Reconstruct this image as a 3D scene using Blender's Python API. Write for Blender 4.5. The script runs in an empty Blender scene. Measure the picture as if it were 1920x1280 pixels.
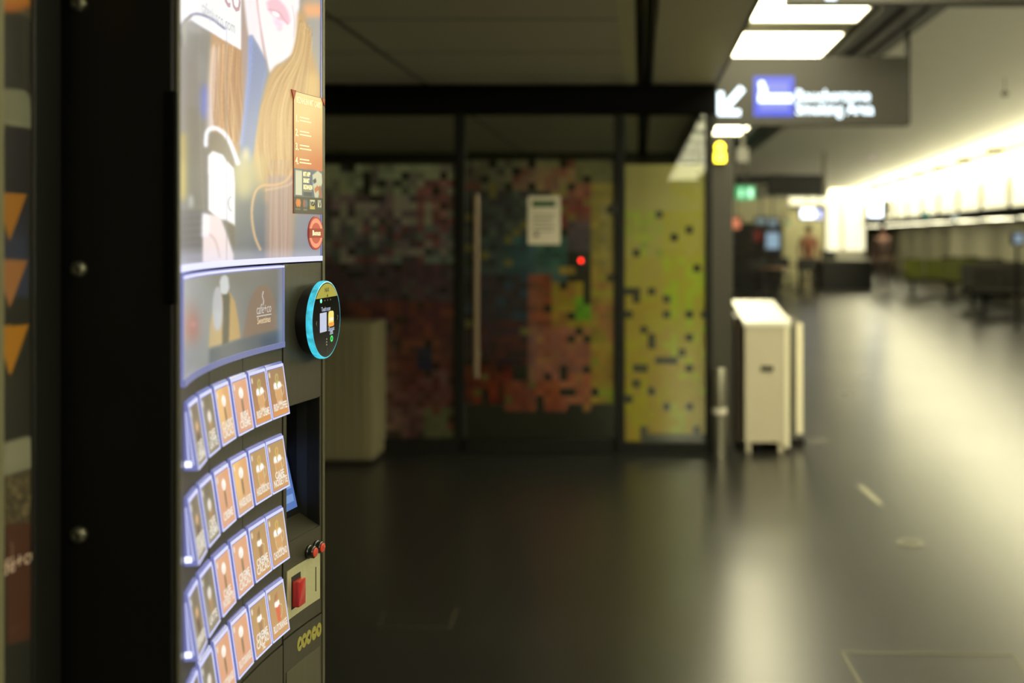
import bpy, bmesh, math, random
import numpy as np
from mathutils import Vector, Matrix
random.seed(7); rng = np.random.default_rng(7)
S = bpy.context.scene
COL = S.collection
# ---------------------------------------------------------------- camera
F = 35.0 / 36.0 * 1920          # focal length in pixels
H = 1.5                          # eye height
VX, VY = 1200.0, 440.0           # vanishing point of the hall in the photograph
cd = bpy.data.cameras.new('camera'); cam = bpy.data.objects.new('camera', cd); COL.objects.link(cam)
cam.location = (0, 0, H); cam.rotation_euler = (math.pi/2, 0, 0)
cd.lens = 35; cd.sensor_width = 36; cd.sensor_fit = 'HORIZONTAL'
cd.shift_x = (960 - VX) / 1920; cd.shift_y = -(640 - VY) / 1920
cd.clip_start = .02; cd.clip_end = 300
cd.dof.use_dof = True; cd.dof.focus_distance = 1.36; cd.dof.aperture_fstop = 2.6
S.camera = cam
# ---------------------------------------------------------------- world, exposure
w = bpy.data.worlds.new('world'); S.world = w; w.use_nodes = True
w.node_tree.nodes['Background'].inputs[0].default_value = (.9, .9, .6, 1)
w.node_tree.nodes['Background'].inputs[1].default_value = .01
S.view_settings.view_transform = 'Standard'; S.view_settings.look = 'None'
S.view_settings.gamma = 1; S.view_settings.use_curve_mapping = False
S.view_settings.exposure = 0.0
LIGHT_COL = (1, .93, .60)
LAMP = 12.0                      # ceiling panels
WALLB = 1.35                     # luminous wall
S.cycles.max_bounces = 7; S.cycles.diffuse_bounces = 4; S.cycles.glossy_bounces = 4
S.cycles.sample_clamp_indirect = 6

def lin(c):
    return tuple(((v/255)/12.92 if v/255 <= .04045 else ((v/255+.055)/1.055)**2.4) for v in c)
def lina(a):
    a = np.clip(a/255., 0, 1); return np.where(a <= .04045, a/12.92, ((a+.055)/1.055)**2.4)
def W(px, py, Y): return ((px-VX)/F*Y, Y, H-(py-VY)/F*Y)
def GY(py): return F*H/(py-VY)
def X(px, Y): return (px-VX)/F*Y
def Z(py, Y): return H-(py-VY)/F*Y

# ---------------------------------------------------------------- materials
MATS = {}
def mat(name, c=(.5,.5,.5), rough=.5, metal=0, e=None, es=0, bump=0, bscale=50, vary=0, coat=0, spec=.5, srgb=True, vscale=4):
    if name in MATS: return MATS[name]
    m = bpy.data.materials.new(name); m.use_nodes = True; nt = m.node_tree; b = nt.nodes['Principled BSDF']
    col = (*(lin(c) if srgb else c), 1)
    b.inputs['Base Color'].default_value = col
    b.inputs['Roughness'].default_value = rough; b.inputs['Metallic'].default_value = metal
    b.inputs['Coat Weight'].default_value = coat; b.inputs['Coat Roughness'].default_value = .08
    b.inputs['Specular IOR Level'].default_value = spec
    tc = nt.nodes.new('ShaderNodeTexCoord')
    n = nt.nodes.new('ShaderNodeTexNoise'); n.inputs['Scale'].default_value = vscale if vary else bscale
    nt.links.new(tc.outputs['Object'], n.inputs['Vector'])
    if vary:
        mx = nt.nodes.new('ShaderNodeMix'); mx.data_type = 'RGBA'
        mx.inputs[6].default_value = tuple(v*(1-vary) for v in col[:3])+(1,)
        mx.inputs[7].default_value = tuple(min(1,v*(1+vary)) for v in col[:3])+(1,)
        nt.links.new(n.outputs['Fac'], mx.inputs[0]); nt.links.new(mx.outputs[2], b.inputs['Base Color'])
    if bump:
        n2 = nt.nodes.new('ShaderNodeTexNoise'); n2.inputs['Scale'].default_value = bscale
        nt.links.new(tc.outputs['Object'], n2.inputs['Vector'])
        bp = nt.nodes.new('ShaderNodeBump'); bp.inputs['Strength'].default_value = bump; bp.inputs['Distance'].default_value = .002
        nt.links.new(n2.outputs['Fac'], bp.inputs['Height']); nt.links.new(bp.outputs['Normal'], b.inputs['Normal'])
    if e is not None:
        b.inputs['Emission Color'].default_value = (*(lin(e) if srgb else e), 1); b.inputs['Emission Strength'].default_value = es
    MATS[name] = m; return m
def mat_attr(name, es=0, diffuse=1.0, rough=.5, coat=0, coat_r=.05):
    if name in MATS: return MATS[name]
    m = bpy.data.materials.new(name); m.use_nodes = True; nt = m.node_tree; b = nt.nodes['Principled BSDF']
    a = nt.nodes.new('ShaderNodeVertexColor'); a.layer_name = 'Col'
    if diffuse > 0:
        mm = nt.nodes.new('ShaderNodeMix'); mm.data_type = 'RGBA'; mm.blend_type = 'MULTIPLY'; mm.inputs[0].default_value = 1
        mm.inputs[7].default_value = (diffuse, diffuse, diffuse, 1)
        nt.links.new(a.outputs[0], mm.inputs[6]); nt.links.new(mm.outputs[2], b.inputs['Base Color'])
    else: b.inputs['Base Color'].default_value = (.02,.02,.02,1)
    b.inputs['Roughness'].default_value = rough; b.inputs['Coat Weight'].default_value = coat; b.inputs['Coat Roughness'].default_value = coat_r
    if es:
        nt.links.new(a.outputs[0], b.inputs['Emission Color']); b.inputs['Emission Strength'].default_value = es
        m.cycles.emission_sampling = 'NONE'
    MATS[name] = m; return m
def glass(name, tint=(1,1,1), fac=1.0, rough=0.0, ior=1.5):
    m = bpy.data.materials.new(name); m.use_nodes = True; nt = m.node_tree
    for n in list(nt.nodes): nt.nodes.remove(n)
    o = nt.nodes.new('ShaderNodeOutputMaterial'); t = nt.nodes.new('ShaderNodeBsdfTransparent'); g = nt.nodes.new('ShaderNodeBsdfGlossy')
    t.inputs[0].default_value = (*tint, 1); g.inputs['Roughness'].default_value = rough
    f = nt.nodes.new('ShaderNodeFresnel'); f.inputs[0].default_value = ior
    ma = nt.nodes.new('ShaderNodeMath'); ma.operation = 'MULTIPLY'; ma.inputs[1].default_value = fac; ma.use_clamp = True
    mx = nt.nodes.new('ShaderNodeMixShader')
    nt.links.new(f.outputs[0], ma.inputs[0]); nt.links.new(ma.outputs[0], mx.inputs[0])
    nt.links.new(t.outputs[0], mx.inputs[1]); nt.links.new(g.outputs[0], mx.inputs[2]); nt.links.new(mx.outputs[0], o.inputs[0])
    MATS[name] = m; return m

# ---------------------------------------------------------------- mesh helpers (all coordinates given in world space)
ORG = {}
def bm_(): return bmesh.new()
def box(bm, x0, x1, y0, y1, z0, z1, bev=0):
    a = bm_()
    bmesh.ops.create_cube(a, size=1)
    for v in a.verts:
        v.co = ((x0+x1)/2+v.co.x*(x1-x0), (y0+y1)/2+v.co.y*(y1-y0), (z0+z1)/2+v.co.z*(z1-z0))
    if bev: bmesh.ops.bevel(a, geom=list(a.edges), offset=bev, segments=2, profile=.5, affect='EDGES')
    me = bpy.data.meshes.new('tmp'); a.to_mesh(me); a.free(); bm.from_mesh(me); bpy.data.meshes.remove(me)
    return bm
def poly3(bm, pts):
    return bm.faces.new([bm.verts.new(p) for p in pts])
def prism(bm, pts, d):
    """extrude a 3-D polygon along vector d"""
    d = Vector(d); a = [bm.verts.new(p) for p in pts]; b = [bm.verts.new(Vector(p)+d) for p in pts]; n = len(pts)
    bm.faces.new(a[::-1]); bm.faces.new(b)
    for i in range(n): bm.faces.new((a[i], a[(i+1)%n], b[(i+1)%n], b[i]))
    return bm
def lathe(bm, prof, o, ax, seg=40):
    """prof: list of (r, h) along axis ax from point o"""
    ax = Vector(ax).normalized(); o = Vector(o)
    u = ax.orthogonal().normalized(); v = ax.cross(u); rings = []
    for r, h in prof:
        c = o+ax*h
        if r < 1e-6: rings.append([bm.verts.new(c)])
        else: rings.append([bm.verts.new(c+(u*math.cos(t)+v*math.sin(t))*r) for t in [2*math.pi*k/seg for k in range(seg)]])
    for A, B in zip(rings, rings[1:]):
        for k in range(seg):
            k2 = (k+1) % seg
            if len(A) == 1 and len(B) == 1: continue
            if len(A) == 1: bm.faces.new((A[0], B[k2], B[k]))
            elif len(B) == 1: bm.faces.new((A[k], A[k2], B[0]))
            else: bm.faces.new((A[k], A[k2], B[k2], B[k]))
    return bm
def tube(bm, pts, r, seg=8):
    pts = [Vector(p) for p in pts]; rings = []
    for i, p in enumerate(pts):
        d = (pts[min(i+1,len(pts)-1)]-pts[max(i-1,0)]).normalized()
        u = d.cross(Vector((0,0,1)));
        if u.length < 1e-3: u = d.cross(Vector((0,1,0)))
        u.normalize(); v = d.cross(u)
        rings.append([bm.verts.new(p+(u*math.cos(t)+v*math.sin(t))*r) for t in [2*math.pi*k/seg for k in range(seg)]])
    for A, B in zip(rings, rings[1:]):
        for k in range(seg): bm.faces.new((A[k], A[(k+1)%seg], B[(k+1)%seg], B[k]))
    bm.faces.new(rings[0][::-1]); bm.faces.new(rings[-1]); return bm
def props(o, label=None, cat=None, group=None, kind=None):
    if label: o['label'] = label
    if cat: o['category'] = cat
    if group: o['group'] = group
    if kind: o['kind'] = kind
    return o
def obj(name, bm, m, parent=None, smooth=False, **k):
    me = bpy.data.meshes.new(name)
    bmesh.ops.recalc_face_normals(bm, faces=list(bm.faces))
    bm.to_mesh(me); bm.free()
    return place(name, me, m, parent, smooth, **k)
def place(name, me, m, parent=None, smooth=False, **k):
    me.materials.clear(); me.materials.append(m)
    o = bpy.data.objects.new(name, me); COL.objects.link(o)
    if parent is not None:
        org = ORG[parent.name]; o.parent = parent
    else:
        co = np.array([v.co[:] for v in me.vertices]); lo, hi = co.min(0), co.max(0)
        org = Vector(((lo[0]+hi[0])/2, (lo[1]+hi[1])/2, lo[2])); o.location = org
    me.transform(Matrix.Translation(-Vector(org))); ORG[o.name] = Vector(org)
    if smooth:
        me.polygons.foreach_set('use_smooth', [True]*len(me.polygons))
        try: me.set_sharp_from_angle(angle=math.radians(40))
        except Exception: pass
    return props(o, **k)
def thing(name, loc, label, cat, group=None, kind=None):
    o = bpy.data.objects.new(name, None); COL.objects.link(o); o.location = loc; o.empty_display_size = .05
    ORG[o.name] = Vector(loc); return props(o, label, cat, group, kind)
def B(name, m, parent, *dims, bev=0, **k):
    return obj(name, box(bm_(), *dims, bev=bev), m, parent, **k)
def struct(name, bm, m, label, cat='structure'):
    return obj(name, bm, m, None, label=label, cat=cat, kind='structure')
def copy_tree(o, parent=None):
    c = o.copy(); COL.objects.link(c); c.parent = parent; ORG[c.name] = ORG[o.name]
    for ch in list(o.children):
        copy_tree(ch, c)
    return c

def textmesh(s, size, sx=1.0, bold=0.0):
    cu = bpy.data.curves.new('t', 'FONT'); cu.body = s; cu.size = size; cu.offset = bold; cu.align_x = 'CENTER'; cu.align_y = 'CENTER'; cu.resolution_u = 2
    o = bpy.data.objects.new('t', cu); COL.objects.link(o)
    dg = bpy.context.evaluated_depsgraph_get(); me = bpy.data.meshes.new_from_object(o.evaluated_get(dg))
    bpy.data.objects.remove(o); bpy.data.curves.remove(cu)
    for v in me.vertices: v.co.x *= sx
    return me
def text(name, s, size, fn, m, parent, sx=1.0, bold=0.0, fit=None):
    me = textmesh(s, size, 1.0, bold)
    if fit:
        xs = [v.co.x for v in me.vertices]; sx = min(sx, fit/(max(xs)-min(xs)))
    for v in me.vertices: v.co.x *= sx
    for v in me.vertices: v.co = fn(v.co.x, v.co.y)
    return place(name, me, m, parent)

# ---------------------------------------------------------------- little painter for printed pictures
class Canvas:
    def __init__(s, x0, y0, x1, y1, res=1.0, bg=(0,0,0)):
        s.x0, s.y0, s.r = x0, y0, res; s.w = int((x1-x0)*res); s.h = int((y1-y0)*res)
        s.a = np.zeros((s.h, s.w, 3)); s.a[:] = bg
        s.X, s.Y = np.meshgrid(x0+(np.arange(s.w)+.5)/res, y0+(np.arange(s.h)+.5)/res)
    def blur(s, m, b):
        b *= s.r
        if b <= 0: return m
        n = max(1, int(b*2.2)); k = np.exp(-.5*(np.arange(-n, n+1)/b)**2); k /= k.sum()
        p = np.pad(m, n, mode='edge'); o = np.zeros((p.shape[0], m.shape[1]))
        for i, kk in enumerate(k): o += kk*p[:, i:i+m.shape[1]]
        q = np.zeros_like(m)
        for i, kk in enumerate(k): q += kk*o[i:i+m.shape[0], :]
        return q
    def put(s, m, c, al=1, b=0):
        m = s.blur(m.astype(float), b)[..., None]*al; s.a = s.a*(1-m)+np.array(c, float)*m
    def poly(s, P, c, al=1, b=0):
        m = np.zeros((s.h, s.w), bool); n = len(P)
        for i in range(n):
            (x1, y1), (x2, y2) = P[i], P[(i+1) % n]
            if y1 == y2: continue
            cond = ((y1 > s.Y) != (y2 > s.Y)) & (s.X < (x2-x1)*(s.Y-y1)/(y2-y1)+x1); m ^= cond
        s.put(m, c, al, b)
    def ell(s, cx, cy, rx, ry, c, al=1, b=0, ring=0):
        d = ((s.X-cx)/rx)**2+((s.Y-cy)/ry)**2; m = d < 1
        if ring: m &= (((s.X-cx)/max(rx-ring,.1))**2+((s.Y-cy)/max(ry-ring,.1))**2) > 1
        s.put(m, c, al, b)
    def line(s, P, wd, c, al=1, b=0):
        P = smooth_pts(P) if len(P) > 2 else P
        m = np.zeros((s.h, s.w), bool)
        for (x1, y1), (x2, y2) in zip(P, P[1:]):
            dx, dy = x2-x1, y2-y1; L = dx*dx+dy*dy+1e-9
            t = np.clip(((s.X-x1)*dx+(s.Y-y1)*dy)/L, 0, 1)
            m |= ((s.X-x1-t*dx)**2+(s.Y-y1-t*dy)**2) < (wd/2)**2
        s.put(m, c, al, b)
    def rect(s, x0, y0, x1, y1, c, al=1, b=0): s.poly([(x0,y0),(x1,y0),(x1,y1),(x0,y1)], c, al, b)
    def grad(s, x0, y0, x1, y1, c0, c1, vert=True):
        m = (s.X >= x0)&(s.X < x1)&(s.Y >= y0)&(s.Y < y1)
        t = ((s.Y-y0)/(y1-y0) if vert else (s.X-x0)/(x1-x0))[..., None]
        g = np.array(c0)*(1-t)+np.array(c1)*t; s.a = np.where(m[..., None], g, s.a)
    def get(s, x, y):
        fx = np.clip((np.asarray(x)-s.x0)*s.r-.5, 0, s.w-1.001); fy = np.clip((np.asarray(y)-s.y0)*s.r-.5, 0, s.h-1.001)
        ix, iy = fx.astype(int), fy.astype(int); tx, ty = (fx-ix)[..., None], (fy-iy)[..., None]
        ix2, iy2 = np.minimum(ix+1, s.w-1), np.minimum(iy+1, s.h-1)
        return (s.a[iy, ix]*(1-tx)+s.a[iy, ix2]*tx)*(1-ty)+(s.a[iy2, ix]*(1-tx)+s.a[iy2, ix2]*tx)*ty
def smooth_pts(P, n=6):
    P = [np.array(p, float) for p in P]; Q = [P[0]]+P+[P[-1]]; out = []
    for i in range(1, len(Q)-2):
        a, b, c, d = Q[i-1:i+3]
        for k in range(n):
            t = k/n; out.append(tuple(.5*((2*b)+(c-a)*t+(2*a-5*b+4*c-d)*t*t+(3*b-a-3*c+d)*t**3)))
    out.append(tuple(P[-1])); return out
def grid(name, fn, nu, nv, colfn, m, parent):
    """fn(s,t)->world arrays; colfn(s,t,pos)->rgb 0..255 ; s,t in 0..1"""
    s, t = np.meshgrid(np.linspace(0,1,nu+1), np.linspace(0,1,nv+1)); s, t = s.ravel(), t.ravel()
    P = fn(s, t); C = lina(colfn(s, t, P))
    i, j = np.meshgrid(np.arange(nu), np.arange(nv)); a = (j*(nu+1)+i).ravel()
    fc = np.stack([a, a+1, a+nu+2, a+nu+1], 1)
    me = bpy.data.meshes.new(name); me.vertices.add(len(P)); me.vertices.foreach_set('co', P.ravel().astype(np.float32))
    me.loops.add(fc.size); me.loops.foreach_set('vertex_index', fc.ravel()); me.polygons.add(len(fc))
    me.polygons.foreach_set('loop_start', np.arange(0, fc.size, 4)); me.polygons.foreach_set('loop_total', np.full(len(fc), 4))
    me.update(calc_edges=True); me.validate()
    ca = me.color_attributes.new('Col', 'FLOAT_COLOR', 'POINT')
    ca.data.foreach_set('color', np.concatenate([C, np.ones((len(C),1))], 1).ravel().astype(np.float32))
    return place(name, me, m, parent, True)

# ---------------------------------------------------------------- shared materials
M_black = mat('black_paint', (15,15,12), .45, vary=.1)
M_dark = mat('dark_aluminium', (14,14,11), .5, vary=.1, spec=.25)
M_white = mat('warm_white_paint', (205,200,185), .6, vary=.04)
M_grey = mat('grey_paint', (120,118,108), .6, vary=.06)
M_steel = mat('brushed_steel', (150,148,135), .35, .9, vary=.12, vscale=30)
def emit(name, c, s, sampled=True):
    m = mat(name, (20,20,20), .5, e=c, es=s, srgb=False) if False else mat(name, (30,30,30), .4, e=c, es=s)
    if not sampled: m.cycles.emission_sampling = 'NONE'
    return m
def emit_lin(name, c, s):
    if name in MATS: return MATS[name]
    m = mat(name, (200,200,190), .6); b = m.node_tree.nodes['Principled BSDF']
    b.inputs['Emission Color'].default_value = (*c, 1); b.inputs['Emission Strength'].default_value = s; return m
M_lamp = emit_lin('lamp_panel_light', LIGHT_COL, LAMP)
M_band = emit_lin('luminous_wall_light', (1,.93,.58), WALLB)
M_cove = emit_lin('cove_light', (1,.93,.6), 30.0)

# =============================================================== THE HALL
GW = 6.83                                  # distance of the glazed lounge front
ZL = H+280/F*GW                            # lower ceiling height 2.52
ZU = 3.0                                   # upper ceiling height
XS = X(1345, GW)                           # soffit edge 0.53
YB, YE = -14.0, 46.0
def wr(Y): return 6.1+.08*(Y-15.7)         # right-hand luminous wall line

# floor material: polished grey tiles
mf = bpy.data.materials.new('polished_tile_floor'); mf.use_nodes = True; nt = mf.node_tree; b = nt.nodes['Principled BSDF']
tc = nt.nodes.new('ShaderNodeTexCoord'); br = nt.nodes.new('ShaderNodeTexBrick'); br.offset = 0
br.inputs['Color1'].default_value = (.010,.010,.009,1); br.inputs['Color2'].default_value = (.013,.0125,.011,1); br.inputs['Mortar'].default_value = (.02,.02,.017,1)
br.inputs['Scale'].default_value = 1; br.inputs['Mortar Size'].default_value = .003; br.inputs['Brick Width'].default_value = .9; br.inputs['Row Height'].default_value = .9
nt.links.new(tc.outputs['Object'], br.inputs['Vector']); nt.links.new(br.outputs['Color'], b.inputs['Base Color'])
nz = nt.nodes.new('ShaderNodeTexNoise'); nz.inputs['Scale'].default_value = .7; nz.inputs['Detail'].default_value = 2
nt.links.new(tc.outputs['Object'], nz.inputs['Vector'])
mr = nt.nodes.new('ShaderNodeMapRange'); mr.inputs[3].default_value = .26; mr.inputs[4].default_value = .31
nt.links.new(nz.outputs['Fac'], mr.inputs[0]); nt.links.new(mr.outputs[0], b.inputs['Roughness'])
b.inputs['IOR'].default_value = 1.85
struct('floor', box(bm_(), -4.2, 16, YB, YE, -.1, 0), mf, 'polished dark grey tiled concourse floor')

# lower ceiling material with panel seams
mc = bpy.data.materials.new('ceiling_panels'); mc.use_nodes = True; nt = mc.node_tree; b = nt.nodes['Principled BSDF']
tc = nt.nodes.new('ShaderNodeTexCoord'); br = nt.nodes.new('ShaderNodeTexBrick'); br.offset = 0
br.inputs['Color1'].default_value = (.44,.42,.33,1); br.inputs['Color2'].default_value = (.48,.455,.36,1); br.inputs['Mortar'].default_value = (.1,.095,.07,1)
br.inputs['Scale'].default_value = 1; br.inputs['Mortar Size'].default_value = .018; br.inputs['Mortar Smooth'].default_value = .3
br.inputs['Brick Width'].default_value = 2.2; br.inputs['Row Height'].default_value = .855
mp = nt.nodes.new('ShaderNodeMapping'); mp.inputs['Location'].default_value = (1.455, -4.736, 0)
nt.links.new(tc.outputs['Object'], mp.inputs[0]); nt.links.new(mp.outputs[0], br.inputs['Vector']); nt.links.new(br.outputs['Color'], b.inputs['Base Color'])
b.inputs['Roughness'].default_value = .55
def at_origin(o):                           # keep the texture origin at the hall's origin
    d = o.location.copy(); o.data.transform(Matrix.Translation(d)); o.location = (0,0,0); ORG[o.name] = Vector((0,0,0)); return o
CH0, CH1 = X(1190,4.37), X(1236,4.37)       # dark channel
fl = bpy.data.objects['floor']; at_origin(fl)
at_origin(struct('ceiling', box(bm_(), -4.2, CH0-.08, YB, 13, ZL, ZL+.1), mc, 'lower suspended ceiling of dim grey panels with seams'))
bm = bm_(); box(bm, CH1, XS, YB, 13, ZL, ZL+.1); box(bm, XS-.02, XS, YB, 13, ZL, ZU+.1)
struct('ceiling_soffit', bm, mat('soffit_paint', (178,174,150), .55, vary=.05), 'plain grey soffit edge of the lower ceiling')
struct('trim_1', box(bm_(), CH0-.08, CH0, YB, 13, ZL-.004, ZL+.1), mat('light_trim', (190,186,150), .5), 'pale metal strip along the lower ceiling channel')
bm = bm_(); box(bm, CH0, CH1, YB, 13, ZL+.16, ZL+.2)
for xx in (CH0+.045, CH0+.085): box(bm, xx, xx+.012, YB, 13, ZL+.01, ZL+.16)
struct('trim_2', bm, mat('channel_black', (14,14,11), .5), 'dark recessed lighting channel running along the lower ceiling')
# upper ceiling
bm = bm_(); box(bm, XS, 16, YB, YE, ZU, ZU+.1)
struct('ceiling_upper', bm, mat('upper_ceiling_paint', (212,211,200), .75, vary=.04), 'high pale concourse ceiling above the seats')
bm = bm_()
for x0 in (1.56, 1.72, 1.86): box(bm, x0, x0+.1, YB, 30, ZU-.05, ZU+.01)
box(bm, 1.52, 2.02, YB, 30, ZU-.012, ZU+.02)
struct('trim_3', bm, mat('track_dark', (60,58,48), .5), 'three dark tracks running along the concourse ceiling beside the lights')
# walls
mw = mat('wall_paint_dim', (150,147,125), .7, vary=.05)
struct('wall_left', box(bm_(), -4.2, -4.1, YB, 13, 0, ZL+.1), mw, 'dim left wall beyond the vending machines')
struct('wall_machines', box(bm_(), -4.1, -1.25, YB, 1.75, 0, ZL), mw, 'wall block behind the vending machines')
struct('wall_back', box(bm_(), -4.2, 16, YB-.1, YB, 0, ZU+.1), mw, 'wall closing the hall behind the viewer')
struct('wall_far', box(bm_(), -4.2, 16, YE, YE+.1, 0, ZU+.1), mat('far_wall', (170,166,135), .7), 'pale wall at the far end of the concourse')
# lounge behind the glass
bm = bm_(); box(bm, XS-.12, XS, 13, 13.1, 0, ZL+.4); box(bm, -4.2, XS, 13, 13.1, 0, ZL+.5)
struct('wall_lounge', bm, mat('lounge_wall', (64,62,52), .8), 'dark back wall of the lounge behind the glass')
struct('trim_4', box(bm_(), -4.1, XS-.01, 12.4, 12.9, ZL-.2, ZL-.002), mat('beam_black', (20,20,16), .6), 'dark beam under the ceiling inside the lounge')
bm = bm_(); box(bm, XS-.09, XS-.005, GW+.1, 13, 0, .12); box(bm, XS-.09, XS-.005, GW+.1, 13, ZL-.3, ZL)
for yy in (8.3, 10, 11.6): box(bm, XS-.09, XS-.005, yy, yy+.07, .12, ZL-.3)
struct('window_3', bm, M_dark, 'dark framed side glazing of the lounge along the concourse')
# right wall, angled; luminous band from 1.96 to ceiling
def rw(bm, Y0, Y1, z0, z1, t=.1, off=0):
    prism(bm, [(wr(Y0)-off, Y0, z0), (wr(Y1)-off, Y1, z0), (wr(Y1)-off, Y1, z1), (wr(Y0)-off, Y0, z1)], (t, 0, 0)); return bm
bm = bm_(); rw(bm, YB, 46, 0, 1.86, .1, -2.6); rw(bm, YB, 46, 2.8, ZU)
wall_r = struct('wall_right', bm, mat('right_wall_paint', (182,178,150), .7, vary=.05), 'long right-hand wall under the luminous wall panels')
obj('ledge', rw(bm_(), YB, 46, 1.86, 1.96, 2.85, .12), mat('ledge_dark', (24,23,18), .7, spec=.1), wall_r)
y = YB; k = 0
while y < 28:
    obj('light_panel', rw(bm_(), y+.05, y+1.75, 1.97, 2.6, .05), M_band, wall_r)
    obj('mullion', rw(bm_(), y-.07, y+.07, 1.96, 2.8, .08, .03), mat('mullion_paint', (120,116,92), .6), wall_r)
    y += 1.8
obj('cove_strip', rw(bm_(), YB, 44, 2.60, 2.8, .03, .10), M_cove, wall_r)
for yy in np.arange(18.5, 42, 3.0):
    obj('added_fill_strip', rw(bm_(), yy, yy+1.6, 1.845, 1.858, .35, -1.2), emit_lin('added_fill_glow', (1,.93,.6), 7.0), wall_r)  # glowing strips added under the ledge to brighten the wall and floor
bm = bm_()
for yy in np.arange(6, 40, 2.2): rw(bm, yy, yy+.3, 2.84, 2.98, .2, .2)
obj('bracket_row', bm, M_grey, wall_r)
bm = rw(bm_(), 28.2, 36, 2.05, 2.5, .1, .05)
obj('grey_panel', bm, mat('mid_grey_panel', (96,92,74), .6), wall_r)
obj('pale_panel', rw(bm_(), 22.5, 32, .75, 1.84, .05, -2.56), mat('pale_panel', (215,210,180), .6), wall_r)

# ceiling lights in a row beside the soffit
light_proto = None
def ceiling_light(y0, y1, label, group=None):
    t = thing('ceiling_light', (1.0, (y0+y1)/2, ZU), label, 'ceiling light', group)
    x1 = 1.49
    B('diffuser', M_lamp, t, XS+.01, x1, y0, y1, ZU-.02, ZU-.004)
    bm = bm_()
    for a in ((XS+.005, x1+.02, y0-.02, y0), (XS+.005, x1+.02, y1, y1+.02), (x1, x1+.02, y0, y1)): box(bm, *a, ZU-.03, ZU-.001)
    obj('frame', bm, M_white, t); return t
PIT = 1.55
Y1 = GY(0)
yl0 = (ZU-H)*F/385; yl1 = (ZU-H)*F/332
names = {0:'glowing ceiling light panel directly above the smoking area sign', -1:'glowing ceiling light panel cut by the top edge, second from the hanging sign',
         4:'small far ceiling light panel just under the arrow of the hanging sign'}
for k in range(-13, 5):
    a = yl0+PIT*k
    if a < YB+.2 : continue
    if k in names: ceiling_light(a, a+1.15, names[k], 'ceiling light panels')
    elif k < -1: ceiling_light(a, a+1.15, 'ceiling light panel of the row continuing behind the viewer', 'ceiling light panels behind the viewer')
    else: ceiling_light(a, a+1.15, 'ceiling light panel of the row hidden behind the hanging sign', 'ceiling light panels beyond the sign')

# =============================================================== GLAZED LOUNGE FRONT
ZH0, ZH1 = Z(213, GW), Z(163, GW)
struct('trim_5', box(bm_(), -4.1, X(1341, GW), GW-.06, GW+.12, ZH0, ZL-.003), mat('header_black', (4,4,3), .8, spec=.08), 'black header beam above the glass doors')
M_glass = glass('clear_glass', (.86,.9,.84), 1.0)
def gx(px): return X(px, GW)
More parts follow.
